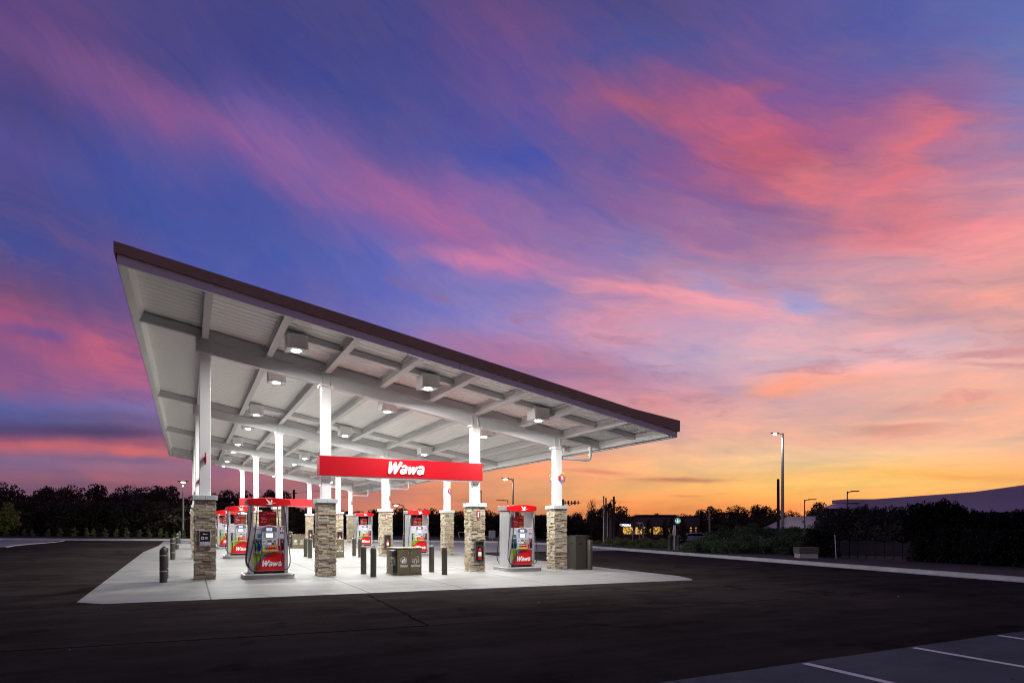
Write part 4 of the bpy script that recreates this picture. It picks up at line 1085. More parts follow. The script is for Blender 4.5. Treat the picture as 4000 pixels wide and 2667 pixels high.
for r, ry in enumerate(ROWS):
    for x, sd in ((5.05, 'towel station'), (7.39, 'recycle door')):
        for y, fb in ((ry-1.02, 'front'), (ry+0.18, 'rear')):
            put_bollard(bol_p, x, y, 'plain bronze bollard by the %s row bin, %s side, %s of pair' % (rname[r], sd, fb), 'plain bollards beside the bins')
    for y, fb in ((ry-0.72, 'front'), (ry+0.46, 'rear')):
        put_bollard(bol_b, -0.59, y, 'banded bronze bollard outside the high edge, %s row, %s of pair' % (rname[r], fb), 'banded bollards at the pad edges')
        if r > 0:
            put_bollard(bol_b, 13.55+(0.32 if r == 1 else 0.1), y, 'banded bronze bollard outside the low edge, %s row, %s of pair' % (rname[r], fb), 'banded bollards at the pad edges')
# tall waste cabinet at the low end
t = thing('waste_cabinet', 'tall dark bronze waste cabinet right of the front low outer pier', 'cabinet', (13.14, 19.50))
b_ = MB(M['bindark'])
b_.box(-0.335, 0.15, -0.30, 0.30, 0.0, 1.245); b_.box(-0.345, 0.34, -0.31, 0.31, 1.247, 1.275)
b_.box(0.152, 0.33, -0.26, 0.30, 0.0, 1.245)
b_.build('cabinet', t, bev=0.008)
b_ = MB(M['bindark']); b_.lathe([(0.10, 0.0), (0.10, 1.10), (0.09, 1.115), (0.01, 1.12)], 24, (0.26, -0.36)); b_.build('towel_tube', t, smooth=True)
b_ = MB(M['black']); b_.box(-0.20, -0.06, -0.304, -0.299, 0.95, 1.0); b_.box(-0.338, -0.334, -0.12, 0.10, 0.96, 1.01); b_.build('slot', t)
b_ = MB(M['bindark']); b_.box(-0.22, -0.17, -0.304, -0.301, 0.12, 0.80); b_.box(-0.02, 0.03, -0.304, -0.301, 0.12, 0.80); b_.box(-0.339, -0.3355, -0.18, -0.13, 0.12, 0.82); b_.box(-0.339, -0.3355, 0.08, 0.13, 0.12, 0.82); b_.build('rib', t)
t = thing('traffic_cone', 'orange traffic cone at the far edge of the pad', 'traffic cone', (14.0, 42.2))
b_ = MB(M['orange']); b_.box(-0.18, 0.18, -0.18, 0.18, 0, 0.03); b_.lathe([(0.13, 0.03), (0.03, 0.70), (0.025, 0.71)], 16); b_.build('cone', t, smooth=False)
b_ = MB(M['band']); b_.lathe([(0.075, 0.42), (0.077, 0.421), (0.056, 0.52), (0.054, 0.521)], 16); b_.build('collar', t)

# ------------------------------------------------------------------ street lamps and poles
def local_z(x, y):
    X, Y = XY(x, y); return G(x, y)-drop(X, Y)
def bthing(name, label, cat, u, d, group=None, rz=None, dz=0.0):
    x, y = bearing(u, d)
    return thing(name, label, cat, (x, y, local_z(x, y)+dz), -YAW if rz is None else rz, group)
def ltop(u, v, d):
    x, y = bearing(u, d); X, Y = XY(x, y); return hgt(u, v, d)+drop(X, Y)
for (u, v, d, side, lit, r, label) in [
    (3057, 1692, 68, -1, 260, 0.20, 'tall lit street lamp rising over the trees on the far right'),
    (2004, 1868, 55, -1, 25, 0.10, 'lit street lamp behind the low outer dispenser'),
    (715, 1880, 62, 0, 110, 0.13, 'lit street lamp with flat head left of the canopy'),
    (1577, 1970, 62, -1, 10, 0.07, 'dim street lamp between the inner and outer low piers'),
    (1880, 1914, 70, -1, 20, 0.07, 'lit street lamp head just left of the red board end'),
    (1984, 1952, 95, -1, 0, 0.06, 'small unlit street lamp above the low outer dispenser'),
    (3143, 1950, 72, 1, 0, 0.09, 'unlit street lamp above the small shingled roof'),
    (3310, 1918, 66, 1, 0, 0.09, 'unlit street lamp in front of the long metal roof')]:
    t = bthing('street_lamp', label, 'street lamp', u, d, 'street lamps round the lot')
    H = ltop(u, v, d)
    b_ = MB(M['galv'] if lit else M['darkmetal'])
    b_.tube([(0, 0, -0.2), (0, 0, H*0.5), (0, 0, H)], r, 12, None, r*0.6); b_.build('pole', t, smooth=True)
    s = side if side else 1; L = 0.75*d/60 if side else 0.0
    if side: b_ = MB(M['galv'] if lit else M['darkmetal']); b_.tube([(0, 0, H-0.35), (s*0.12, 0, H-0.08), (s*L*0.7, 0, H-0.02)], 0.05, 8); b_.build('arm', t, smooth=True)
    b_ = MB(M['darkmetal'])
    x0, x1 = (s*L*0.5, s*L*1.5) if side else (-0.5, 0.5)
    b_.box(min(x0, x1), max(x0, x1), -0.15, 0.15, H-0.04, H+0.06); hd = b_.build('head', t, bev=0.02)
    if lit:
        xc = (x0+x1)/2
        b_ = MB(M['lamphead']); b_.lathe([(0.20, H-0.045), (0.19, H-0.10), (0.10, H-0.15)], 16, (xc, 0)); b_.build('lens', hd, smooth=True)
        la = bpy.data.lights.new('street_lamp_light', 'SPOT'); la.energy = lit*12; la.spot_size = R(150); la.spot_blend = 0.6; la.color = (1.0, 0.93, 0.84); la.shadow_soft_size = 0.15
        lo = bpy.data.objects.new('street_lamp_light', la); ROOTCOL.objects.link(lo); lo.location = (xc, 0, H-0.2); lo.parent = t
for (u, v, d, r, mm, label) in [
    (2358, 1941, 52, 0.075, 'galv', 'leftmost tall pale pole of the four beside the pad drive'),
    (2367, 1943, 54, 0.085, 'wood', 'dark pole close behind the leftmost pale pole'),
    (2372, 2000, 56, 0.09, 'galv', 'shorter pale pole in the middle of the pole group'),
    (2398, 1938, 60, 0.13, 'wood', 'thick brown pole rightmost of the pole group'),
    (2385, 2018, 58, 0.16, 'barkpale', 'short mottled pale post low in the pole group'),
    (3040, 1870, 64, 0.17, 'wood', 'tall brown pole just left of the tall lit lamp'),
    (2512, 2044, 58, 0.06, 'galv', 'thin grey post in front of the cafe windows'),
    (2771, 1988, 66, 0.10, 'galv', 'grey post standing right of the cafe')]:
    t = bthing('utility_pole', label, 'pole', u, d, 'bare poles on the right')
    H = ltop(u, v, d)
    b_ = MB(M[mm]); b_.tube([(0, 0, -0.3), (0.01, 0, H*0.5), (0, 0, H)], r, 10, None, r*0.75); b_.build('shaft', t, smooth=True)
    if mm == 'galv':
        b_ = MB(M['darkmetal']); b_.lathe([(r*0.9, H), (r*0.9, H+0.06), (r*0.3, H+0.10)], 10); b_.build('finial', t)
# power poles with cross arm and wires
for (u, v, d, wires, label) in [(1148, 1912, 90, True, 'power pole with thin wires behind the canopy'), (2199, 1949, 85, False, 'power pole with loaded cross arm right of the low outer post')]:
    t = bthing('power_pole', label, 'power pole', u, d)
    H = ltop(u, v, d)
    b_ = MB(M['wood']); b_.tube([(0, 0, -0.3), (0, 0, H)], 0.16, 8); b_.build('shaft', t)
    b_ = MB(M['wood']); b_.box(-0.2 if wires else -0.3, 0.4 if wires else 2.4, -0.06, 0.06, H-0.55, H-0.42)
    if not wires:
        b_.tube([(0.1, 0, H-1.2), (1.6, 0, H-0.5)], 0.05, 6)
        for k in range(5): b_.tube([(0.3+k*0.45, 0, H-0.75), (0.3+k*0.45, 0, H-0.2)], 0.12 if k % 2 else 0.07, 8)
    b_.build('cross_arm', t)
    if wires:
        b_ = MB(M['rubber'])
        for z, dz in ((H-0.5, 0.0), (H-1.9, 0.2)):
            pts = [(-9+0.9*k, 0, z-2.0+2.0*(k/10)**1.3) for k in range(11)]; pts[-1] = (0, 0, z)
            b_.tube(pts, 0.022, 4)
            b_.tube([(k*1.6, 0.5*k, z+0.14*k+0.018*k*k) for k in range(11)], 0.022, 4)
        b_.build('wire', t)

# ------------------------------------------------------------------ trees and hedges
def leaf_mesh(name, clumps, n, size, m, seed, elong=1.5, shell=0.55):
    g = np.random.default_rng(seed)
    C = np.array(clumps, float)
    vol = (C[:, 3]*C[:, 4]*C[:, 5])**0.8; pr = vol/vol.sum()
    idx = g.choice(len(C), n, p=pr)
    d = g.normal(size=(n, 3)); d /= np.linalg.norm(d, axis=1)[:, None]
    rad = shell+(1-shell)*g.random(n)**0.6
    rad = np.where(g.random(n) < 0.2, g.random(n)**0.5, rad)
    P = C[idx, :3]+d*C[idx, 3:6]*rad[:, None]
    a = g.normal(size=(n, 3)); a += d*0.5; a /= np.linalg.norm(a, axis=1)[:, None]
    t = np.cross(a, g.normal(size=(n, 3))); t /= np.linalg.norm(t, axis=1)[:, None]
    w = np.cross(a, t)
    s = size*(0.6+0.8*g.random(n))[:, None]
    q0 = P-t*s*elong*0.5; q2 = P+t*s*elong*0.5; q1 = P-w*s*0.5; q3 = P+w*s*0.5
    V = np.stack([q0, q1, q2, q3], 1).reshape(-1, 3)
    me = bpy.data.meshes.new(name)
    me.vertices.add(4*n); me.vertices.foreach_set('co', V.ravel())
    me.loops.add(4*n); me.loops.foreach_set('vertex_index', np.arange(4*n, dtype=np.int32))
    me.polygons.add(n); me.polygons.foreach_set('loop_start', np.arange(0, 4*n, 4, dtype=np.int32)); me.polygons.foreach_set('loop_total', np.full(n, 4, np.int32))
    me.update(); me.validate()
    me.materials.append(m)
    return me
def trunk_mesh(name, H, r, m, seed, limbs=6, spread=0.3, start=0.35):
    g = random.Random(seed)
    b_ = MB(m)
    b_.tube([(0, 0, -0.3), (g.uniform(-.1, .1)*H*0.1, 0, H*0.35), (g.uniform(-1, 1)*H*0.04, g.uniform(-1, 1)*H*0.04, H*0.85)], r, 8, None, r*0.3)
    for k in range(limbs):
        a = g.uniform(0, 2*PI); z = H*(start+0.45*k/limbs); L = H*spread*g.uniform(0.7, 1.2)
        b_.tube([(0, 0, z), (math.cos(a)*L*0.5, math.sin(a)*L*0.5, z+L*0.35), (math.cos(a)*L, math.sin(a)*L, z+L*0.9)], r*0.42, 6, None, r*0.12)
    o = b_.build(name); me = o.data; bpy.data.objects.remove(o); return me
def clump_set(seed, H, W, n, kind='round', zlo=0.05):
    g = random.Random(seed); out = []
    if kind == 'round':
        for k in range(n):
            z = H*(zlo+(0.93-zlo)*(k+0.5)/n); f = math.sin(PI*min(1, max(0.12, (z/H)*0.82+0.12)))**0.6
            a = g.uniform(0, 2*PI); q = W*0.5*f*g.uniform(0.25, 0.85); rr = W*g.uniform(0.13, 0.24)
            out.append((q*math.cos(a), q*math.sin(a), z, rr, rr, rr*g.uniform(0.6, 0.95)))
    elif kind == 'open':      # spreading umbrella crown with gaps below
        for k in range(n):
            a = g.uniform(0, 2*PI); q = W*0.5*g.random()**0.5; z = H*(0.93-0.22*(q/(W*0.5))**2)-g.uniform(0, 0.2)*H; rr = W*g.uniform(0.07, 0.14)
            out.append((q*math.cos(a), q*math.sin(a), z-rr*0.5, rr*1.3, rr*1.3, rr*0.6))
        for k in range(n//2):
            a = g.uniform(0, 2*PI); q = W*0.38*g.random(); out.append((q*math.cos(a), q*math.sin(a), H*g.uniform(0.1, 0.55), W*0.16, W*0.16, H*0.14))
    elif kind == 'narrow':
        for k in range(n):
            z = H*(zlo+(0.96-zlo)*(k+0.5)/n); f = 1-0.75*max(0, (z/H-0.45)/0.55)**1.3
            a = g.uniform(0, 2*PI); q = W*0.3*f*g.uniform(0.2, 1); rr = W*0.22*f+0.05
            out.append((q*math.cos(a), q*math.sin(a), z, rr, rr, H*0.075))
    elif kind == 'bush':
        for k in range(n):
            a = g.uniform(0, 2*PI); q = W*0.42*g.random()**0.6; zt = H*(1-0.75*(q/(W*0.5))**2)
            rr = W*g.uniform(0.10, 0.17)
            out.append((q*math.cos(a), q*math.sin(a), max(rr*0.4, zt*g.uniform(0.35, 1)-rr*0.6), rr, rr, rr*0.85))
    return out
FAR = []
for i, kd in enumerate(['round', 'round', 'open', 'round', 'open']):
    FAR.append((leaf_mesh('crown', clump_set(40+i, 6.0, 5.6, 30 if kd == 'round' else 34, kd), 4200 if kd == 'round' else 3600, 0.20, M['leaf_far'], 90+i), trunk_mesh('trunk', 6.0, 0.14, M['bark'], 60+i, 8, 0.32)))
def put_tree(name, label, cat, crown, trunk, x, y, z, s, rz, group, sz=None):
    t = thing(name, label, cat, (x, y, z), rz, group)
    t.scale = (s, s, sz or s)
    mesh_child('crown', crown, t)
    if trunk: mesh_child('trunk', trunk, t)
    return t
LEFT = [(-170,1905,74),(-110,1900,80),(-50,1898,76),(15,1893,78),(70,1897,82),(120,1945,76),(175,1910,82),(232,1890,78),(285,1903,82),(335,1932,76),(378,1896,80),(430,1935,84),(455,1945,74),(505,1905,82),(562,1884,78),(612,1902,84),(652,1908,80),(700,1928,86),(745,1945,78),(790,1965,86),(835,1940,84),(872,1922,80),(915,1928,86),(960,1926,82),(1010,1930,86),(1050,1917,80),(1092,1925,84),(1130,1962,86),(1165,1985,88),(1215,1990,84),(1262,1982,88),(1310,1992,90)]
MID = [(1360,1998,92),(1410,2000,96),(1460,1992,92),(1515,1998,96),(1560,1988,92),(1610,1996,96),(1655,1990,92),(1690,1974,94),(1735,1990,98),(1790,2000,94),(1845,1998,98),(1905,1996,94),(1955,2005,98),(2010,2000,94),(2065,2006,98),(2110,2000,94),(2160,1994,96),(2215,1998,98),(2255,2003,94),(2310,1999,96),(2370,2002,98),(2425,2003,120),(2470,2008,122),(2520,2012,120),(2570,2010,122),(2620,2006,120),(2665,2010,122),(2705,2000,118),(2740,1992,112),(2785,1984,108),(2830,1984,106),(2872,1980,104),(2915,1976,102),(2960,1974,100),(3005,1984,98),(3045,1998,86),(3085,2000,84),(3125,2002,88),(3175,1996,86),(3215,1970,90),(3250,1968,92)]
SECOND = [(-140,1960,66),(-80,1965,68),(-20,1955,66),(40,1968,68),(105,1960,66),(160,1966,68),(215,1955,67),(270,1965,66),(325,1972,68),(385,1960,66),(440,1968,68),(500,1962,66),(555,1952,68),(610,1962,66),(665,1966,68),(720,1975,66),(775,1985,70),(830,1975,72),(890,1970,70),(950,1972,72),(1010,1975,70),(1070,1972,72),(1130,1995,74)]
THIRD = [(1300+u_*47+((u_*29) % 17), 2010+((u_*13) % 9), 88+(u_ % 3)*2) for u_ in range(42)]
THIRD = [(a_, c_+(4 if a_ > 2380 else 0), 123 if 2380 < a_ < 2780 else e_) for a_, c_, e_ in THIRD]
k = 0
sides = ['at the left end', 'along the left', 'behind the canopy', 'behind the low piers', 'behind the cafe', 'on the far right']
TREELABEL = set()
def tree_label(u, d, front):
    if u < 130: p = 'left end of the tree line'
    elif u < 740: p = 'tree line left of the canopy'
    elif u < 1260: p = 'tree line seen past the high posts'
    elif u < 2300: p = 'low tree line seen past the low posts'
    elif u < 2740: p = 'low tree line behind the cafe'
    elif u < 3060: p = 'rounded tree rise right of the cafe'
    else: p = 'trees behind the shingled roof'
    return 'dark bushy tree in the %s, %s row' % (p, 'front' if front else 'back')
for lst, fr in ((LEFT, False), (MID, False), (SECOND, True), (THIRD, True)):
    for (u, v, d) in lst:
        x, y = bearing(u, d); z = local_z(x, y)
        H = ltop(u, v, d)
        cr, tr = FAR[k % 5] if H > 3.8 else FAR[(k*2) % 4 if (k*2) % 4 != 2 else 1]
        s = H/5.95
        wmin = (0.62+0.25*((k*7)%5)/4) if not fr else 0.95
        if H < 4.4: wmin *= 1.3
        if H < 3.4: wmin *= 1.25
        t = put_tree('tree', tree_label(u, d, fr), 'tree', cr, tr, x, y, z, s*wmin, k*1.3, tree_label(u, d, fr)+'s', s)
        k += 1
# thin open trees against the sunset
OP = leaf_mesh('crown', clump_set(77, 6.0, 4.6, 16, 'open', 0.3)[:16]+[(0.3, 0, 5.4, 0.5, 0.5, 0.35), (-0.6, 0.2, 4.6, 0.5, 0.5, 0.3)], 900, 0.17, M['leaf_far'], 123)
OT = trunk_mesh('trunk', 5.8, 0.09, M['bark'], 9, 14, 0.30, 0.3)
for u, v, d, s2, lab in [(2352, 1968, 74, 0.8, 'spindly open tree left of the pale poles'), (2388, 1945, 76, 1.0, 'tallest spindly tree behind the pole group'), (2420, 1972, 74, 0.9, 'spindly open tree right of the thick pole'), (3200, 1962, 80, 0.9, 'open tree against the sky left of the long roof')]:
    x, y = bearing(u, d); H = ltop(u, v, d)
    put_tree('tree', lab, 'tree', OP, OT, x, y, local_z(x, y), H/5.9*s2, u*0.7, 'spindly trees against the sunset', H/5.9)
BT = trunk_mesh('trunk', 5.0, 0.10, M['bark'], 31, 22, 0.26, 0.35)
for u, v, d in [(2311, 1950, 72)]:
    t = bthing('tree', 'bare forked tree right of the low outer post', 'tree', u, d); H = ltop(u, v, d); t.scale = (H/5.6*0.8, H/5.6*0.8, H/5.6)
    mesh_child('trunk', BT, t)
    tw = MB(M['bark']); g = random.Random(5)
    for q in range(46):
        a = g.uniform(0, 2*PI); l = g.uniform(0.4, 1.3); z = g.uniform(3.8, 5.0); x0 = g.uniform(-0.5, 0.5)
        tw.tube([(x0*0.5, 0, z), (x0+l*0.5*math.cos(a), l*0.4*math.sin(a), z+l*0.7)], 0.02, 4)
    tw.build('twig', t)['kind'] = 'stuff'
# young planted shrubs and tree along the far kerb
YS = [leaf_mesh('foliage', clump_set(200+i, 1.0, 0.75, 9, 'narrow'), 420, 0.075, M['leaf_shrub'], 210+i) for i in range(3)]
YST = trunk_mesh('stem', 0.9, 0.015, M['bark'], 3, 4, 0.2)
for i, (u, v) in enumerate([(20,2062),(95,2070),(125,2072),(190,2068),(235,2066),(292,2062),(338,2064),(365,2068),(410,2068),(455,2068),(495,2064),(548,2070),(584,2070),(627,2066),(648,2078),(680,2080),(718,2072)]):
    d = 58+ (i % 2)*0.4
    t = bthing('young_shrub', 'small upright young shrub planted along the far kerb', 'shrub', u, d, 'young shrubs along the far kerb', i*1.1, 0.1)
    H = ltop(u, v, d); t.scale = (H*1.05, H*1.05, H)
    mesh_child('foliage', YS[i % 3], t); mesh_child('stem', YST, t)
cr = leaf_mesh('crown', clump_set(301, 3.2, 1.9, 22, 'narrow', 0.25), 3200, 0.085, M['leaf_young'], 302); tr = trunk_mesh('trunk', 3.0, 0.035, M['bark'], 303, 7, 0.2)
for u, v, d, lab in [(30, 1962, 53, 'light green young tree at the left edge')]:
    t = bthing('young_tree', lab, 'tree', u, d, None, 0.3); H = ltop(u, v, d); t.scale = (H/3.15*1.35, H/3.15*1.35, H/3.15)
    mesh_child('crown', cr, t); mesh_child('trunk', tr, t)
t = bthing('marker_post', 'leaning red marker post beside the light green young tree', 'post', 65, 56)
b_ = MB(M['bark']); b_.tube([(0, 0, 0), (0.25, 0, 0.95)], 0.03, 6); b_.tube([(0.25, 0, 0.95), (0.34, 0, 1.3)], 0.035, 6, M['redsign']); b_.build('post_shaft', t)
# big bushes right of the bollard pair
BU = [leaf_mesh('foliage', clump_set(400+i, 1.75, 3.4, 26, 'bush'), 6000, 0.062, M['leaf_hedge'], 410+i, 1.9) for i in range(3)]
BUS = trunk_mesh('stem', 1.3, 0.03, M['bark'], 33, 10, 0.5, 0.1)
bush = [(2735,2100,37,0.7),(2775,2078,40,0.85),(2825,2060,42,1.0),(2880,2052,43,1.0),(2940,2050,44,1.0),(3000,2052,44,1.0),(3055,2056,43,1.0),(3100,2062,42,0.95),(2800,2105,37,0.8),(2860,2098,38,0.85),(2925,2092,38.5,0.9),(2985,2090,38,0.9),(3045,2094,38,0.85),(3100,2090,38,0.85),(3150,2066,40,0.9),(3190,2050,38,0.9)]
for i, (u, v, d, s) in enumerate(bush):
    t = bthing('bush', 'dense rounded green bush in the big clump behind the kerb', 'bush', u, d, 'big rounded bushes right of the bollard pair', i*0.9, 0.05)
    H = ltop(u, v, d); t.scale = (s, s, H/1.72)
    mesh_child('foliage', BU[i % 3], t); mesh_child('stem', BUS, t)
SB_ = [leaf_mesh('foliage', clump_set(500+i, 1.2, 2.0, 16, 'bush'), 2200, 0.06, M['leaf_shrub'], 510+i, 1.9) for i in range(2)]
for i, (u, v, d, s) in enumerate([(2385,2092,50,0.9),(2412,2090,49,1.0),(2440,2094,48,0.8),(2495,2094,46,0.9),(2522,2090,46.5,0.9),(2552,2097,45,0.8),(2590,2096,45.5,0.9),(2612,2102,44,0.6),(2338,2104,54,0.8)]):
    t = bthing('shrub', 'loose green shrub between the poles and the bollard pair', 'shrub', u, d, 'loose shrubs in the bed before the cafe', i*1.7, 0.0)
    H = ltop(u, v, d); t.scale = (s, s, H/1.2)
    mesh_child('foliage', SB_[i % 2], t)
# cafe trees
CT = leaf_mesh('crown', clump_set(600, 4.0, 2.2, 18, 'narrow', 0.2), 1500, 0.12, M['leaf_far'], 601); CTT = trunk_mesh('trunk', 3.8, 0.06, M['bark'], 602, 6, 0.2)
for i, (u, v, lab) in enumerate([(2404, 2016, 'slim dark tree before the left end of the cafe'), (2530, 2028, 'small dark tree before the middle of the cafe'), (2596, 2026, 'dark tree left of the round cafe emblem'), (2625, 2022, 'bright rimmed tree just below the round cafe emblem'), (2672, 2021, 'dark tree right of the round cafe emblem')]):
    d = 84+i
    x, y = bearing(u, d); H = ltop(u, v, d)
    put_tree('tree', lab, 'tree', CT, CTT, x, y, local_z(x, y), H/3.95, i*1.1, 'trees in front of the cafe', H/3.95)
# dark tall hedge trees on the right
HT = [leaf_mesh('crown', clump_set(700+i, 3.0, 1.7, 24, 'narrow', 0.36), 3800, 0.06, M['leaf_black'], 710+i, 2.0) for i in range(3)]
HG = [leaf_mesh('crown', clump_set(700+i, 3.0, 1.7, 24, 'narrow', 0.36), 3800, 0.06, M['leaf_glint'], 710+i, 2.0) for i in range(3)]
HTT = trunk_mesh('trunk', 2.8, 0.045, M['bark'], 720, 9, 0.22, 0.35)
hedge = [(3205,2005,36),(3240,1988,36),(3280,1992,36),(3318,1990,36),(3350,1984,35.5),(3385,1978,35),(3420,1986,35),(3455,1986,34.5),(3490,1982,34),(3525,1986,34),(3560,1972,33.5),(3598,1968,33),(3632,1972,33),(3665,1962,32.5),(3695,1957,32),(3728,1968,32),(3765,1982,31.5),(3800,1996,31),(3840,2004,30.5),(3880,2000,30),(3925,2006,30),(3970,1998,29.5),(4015,1990,29),(4060,1990,28.5),(4110,1990,28)]
for i, (u, v, d) in enumerate(hedge):
    x, y = bearing(u, d); H = ltop(u, v, d)
    s = H/2.95
    lab = 'slim dark evergreen tree in the row before the long metal roof' if u < 3780 else 'slim dark evergreen in the black row at the right edge'
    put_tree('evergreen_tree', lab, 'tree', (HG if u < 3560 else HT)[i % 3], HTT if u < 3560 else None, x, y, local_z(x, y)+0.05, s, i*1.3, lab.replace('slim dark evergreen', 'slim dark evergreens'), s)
    if u > 3560:      # lower growth fills the row towards the right
        x, y = bearing(u+15, d-0.8)
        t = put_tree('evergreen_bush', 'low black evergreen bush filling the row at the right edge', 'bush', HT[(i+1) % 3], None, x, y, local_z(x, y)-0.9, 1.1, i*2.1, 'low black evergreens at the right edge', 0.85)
for i, (u, v) in enumerate([(3168, 2060), (3200, 2075), (3232, 2070)]):
    x, y = bearing(u, 35)
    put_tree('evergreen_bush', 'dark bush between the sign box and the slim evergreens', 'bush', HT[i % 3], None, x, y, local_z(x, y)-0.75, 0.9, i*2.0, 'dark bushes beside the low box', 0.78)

# ------------------------------------------------------------------ low objects beyond the kerb
t = bthing('utility_box', 'low pale concrete box in front of the dark bushes', 'utility box', 3150, 31.5)
b_ = MB(M['kerb']); b_.box(-0.48, 0.46, -0.3, 0.3, 0.05, 0.36); b_.build('base', t, bev=0.01)
b_ = MB(M['barkpale']); b_.box(-0.52, 0.50, -0.34, 0.34, 0.36, 0.68); b_.build('lid', t, bev=0.02)
t = bthing('marker_post', 'thin white post left of the slim evergreen row', 'post', 3262, 33)
b_ = MB(M['letter']); b_.tube([(0.06, 0, 0), (-0.01, 0, 1.3)], 0.018, 6); b_.build('post_shaft', t)
t = bthing('low_wall', 'low grey block wall behind the slim evergreens', 'wall', 3430, 40)
b_ = MB(M['barkpale']); b_.box(-3.0, 4.5, 0, 0.2, -0.1, 0.75); b_.box(-3.05, 4.55, -0.03, 0.23, 0.75, 0.82); b_.build('blockwork', t)
for u, lab in ((2617, 'bronze bollard left of the white notice post'), (2650, 'bronze bollard right of the white notice post')):
    x, y = bearing(u, 39.5 if u > 2630 else 40.2)
    o = copy_tree(bol_p); o.location = (x, y, G(x, y)+0.12); o['label'] = lab; o['group'] = 'bollards beside the notice post'; o.scale = (1.3, 1.3, 1.05)
t = bthing('notice_post', 'white post with a small lettered notice between two bollards', 'sign', 2634, 40.4, None, None, 0.12)
b_ = MB(M['letter']); b_.box(-0.035, 0.045, -0.03, 0.03, 0, 1.1); b_.build('post', t)
b_ = MB(M['letter']); b_.box(-0.06, 0.09, -0.05, 0.05, 1.1, 1.62); b_.build('meter_box', t)
b_ = MB(M['letter']); b_.box(-0.13, 0.08, -0.075, -0.06, 0.98, 1.32)
for k in range(4): b_.box(-0.11, 0.05-0.02*(k % 2), -0.078, -0.076, 1.25-0.045*k, 1.265-0.045*k, M['redsign'])
b_.box(-0.11, 0.03, -0.078, -0.076, 1.0, 1.06, M['yellow']); b_.build('notice_plate', t)
for u, d, lab in ((2472, 62, 'small white sign on a thin post before the cafe door'), (2499, 56, 'crossed street name sign on a tall thin post')):
    t = bthing('road_sign', lab, 'sign', u, d)
    H = ltop(u, 2070 if u < 2480 else 2040, d)
    b_ = MB(M['galv']); b_.tube([(0, 0, 0), (0, 0, H)], 0.035, 6); b_.build('post', t)
    b_ = MB(M['bezel'])
    if u < 2480: b_.box(-0.17, 0.17, -0.06, -0.04, H-0.45, H)
    else: b_.box(-0.28, 0.28, -0.06, -0.04, H-0.12, H+0.03); b_.disc(0, H-0.5, -0.06, 0.20, M['bezeld'], 8, 0.01)
    b_.build('plate', t)
t = bthing('handrail', 'bent grey metal handrail beyond the apron', 'handrail', 1795, 60)
b_ = MB(M['galv'])
b_.tube(catmull([(0, 0, 0.35), (-0.1, 0, 0.75), (0.1, 0, 0.9), (1.2, 0, 0.75), (3.8, 0, 0.25)], 4), 0.035, 6); b_.tube([(0.6, 0, -0.1), (0.6, 0, 0.83)], 0.03, 6); b_.tube([(3.2, 0, -0.3), (3.2, 0, 0.35)], 0.03, 6); b_.build('rail', t, smooth=True)
t = bthing('valve_cabinet', 'grey ribbed cabinet behind the far handrail', 'cabinet', 1922, 75)
b_ = MB(M['bezel']); b_.box(-0.4, 0.4, -0.3, 0.3, 0, 0.95)
for k in range(6): b_.box(-0.35+k*0.13, -0.31+k*0.13, -0.32, -0.3, 0.05, 0.9)
b_.build('body', t)
for i, (u, d) in enumerate([(2583, 66), (2590, 66), (2461, 66), (2478, 66), (2485, 66), (2500, 66)]):
    t = bthing('timber_post', 'short pale timber post in the row before the cafe hedge', 'post', u, d, 'short timber posts before the cafe hedge')
    b_ = MB(M['barkpale']); b_.lathe([(0.10, 0), (0.10, 0.95), (0.05, 1.0)], 8); b_.build('post_shaft', t)
t = bthing('clipped_hedge', 'low dark clipped hedge below the cafe windows', 'hedge', 2545, 78)
me = leaf_mesh('foliage', [(-1.9+0.32*k, 0, 0.6, 0.35, 0.5, 0.55) for k in range(13)], 3000, 0.09, M['leaf_black'], 801, 1.5, 0.7); mesh_child('foliage', me, t)
# white car in front of the cafe
t = bthing('parked_car', 'white estate car parked before the right end of the cafe', 'car', 2703, 98)
b_ = MB(M['carpaint'])
body = [(-2.3, 0.35), (-2.25, 0.95), (-1.5, 1.12), (-0.55, 1.6), (1.3, 1.65), (2.15, 1.2), (2.25, 0.9), (2.25, 0.35)]
b_.prism(body[::-1], -0.9, 0.9); b_.build('body', t, bev=0.08)
b_ = MB(M['carglass']); b_.prism([(-1.3, 1.13), (1.9, 1.16), (1.2, 1.55), (-0.5, 1.52)], -0.91, -0.9); b_.build('side_window', t)
for x in (-1.45, 1.4):
    for yy in (-0.92, 0.70):
        b_ = MB(M['rubber']); b_.T = Matrix.Translation((x, yy, 0.34)) @ Matrix.Rotation(-PI/2, 4, 'X'); b_.lathe([(0.34, 0), (0.34, 0.22)], 16); w_ = b_.build('wheel', t)
b_ = MB(M['redsign']); b_.box(2.2, 2.27, -0.85, -0.6, 0.95, 1.15); b_.build('tail_light', t)

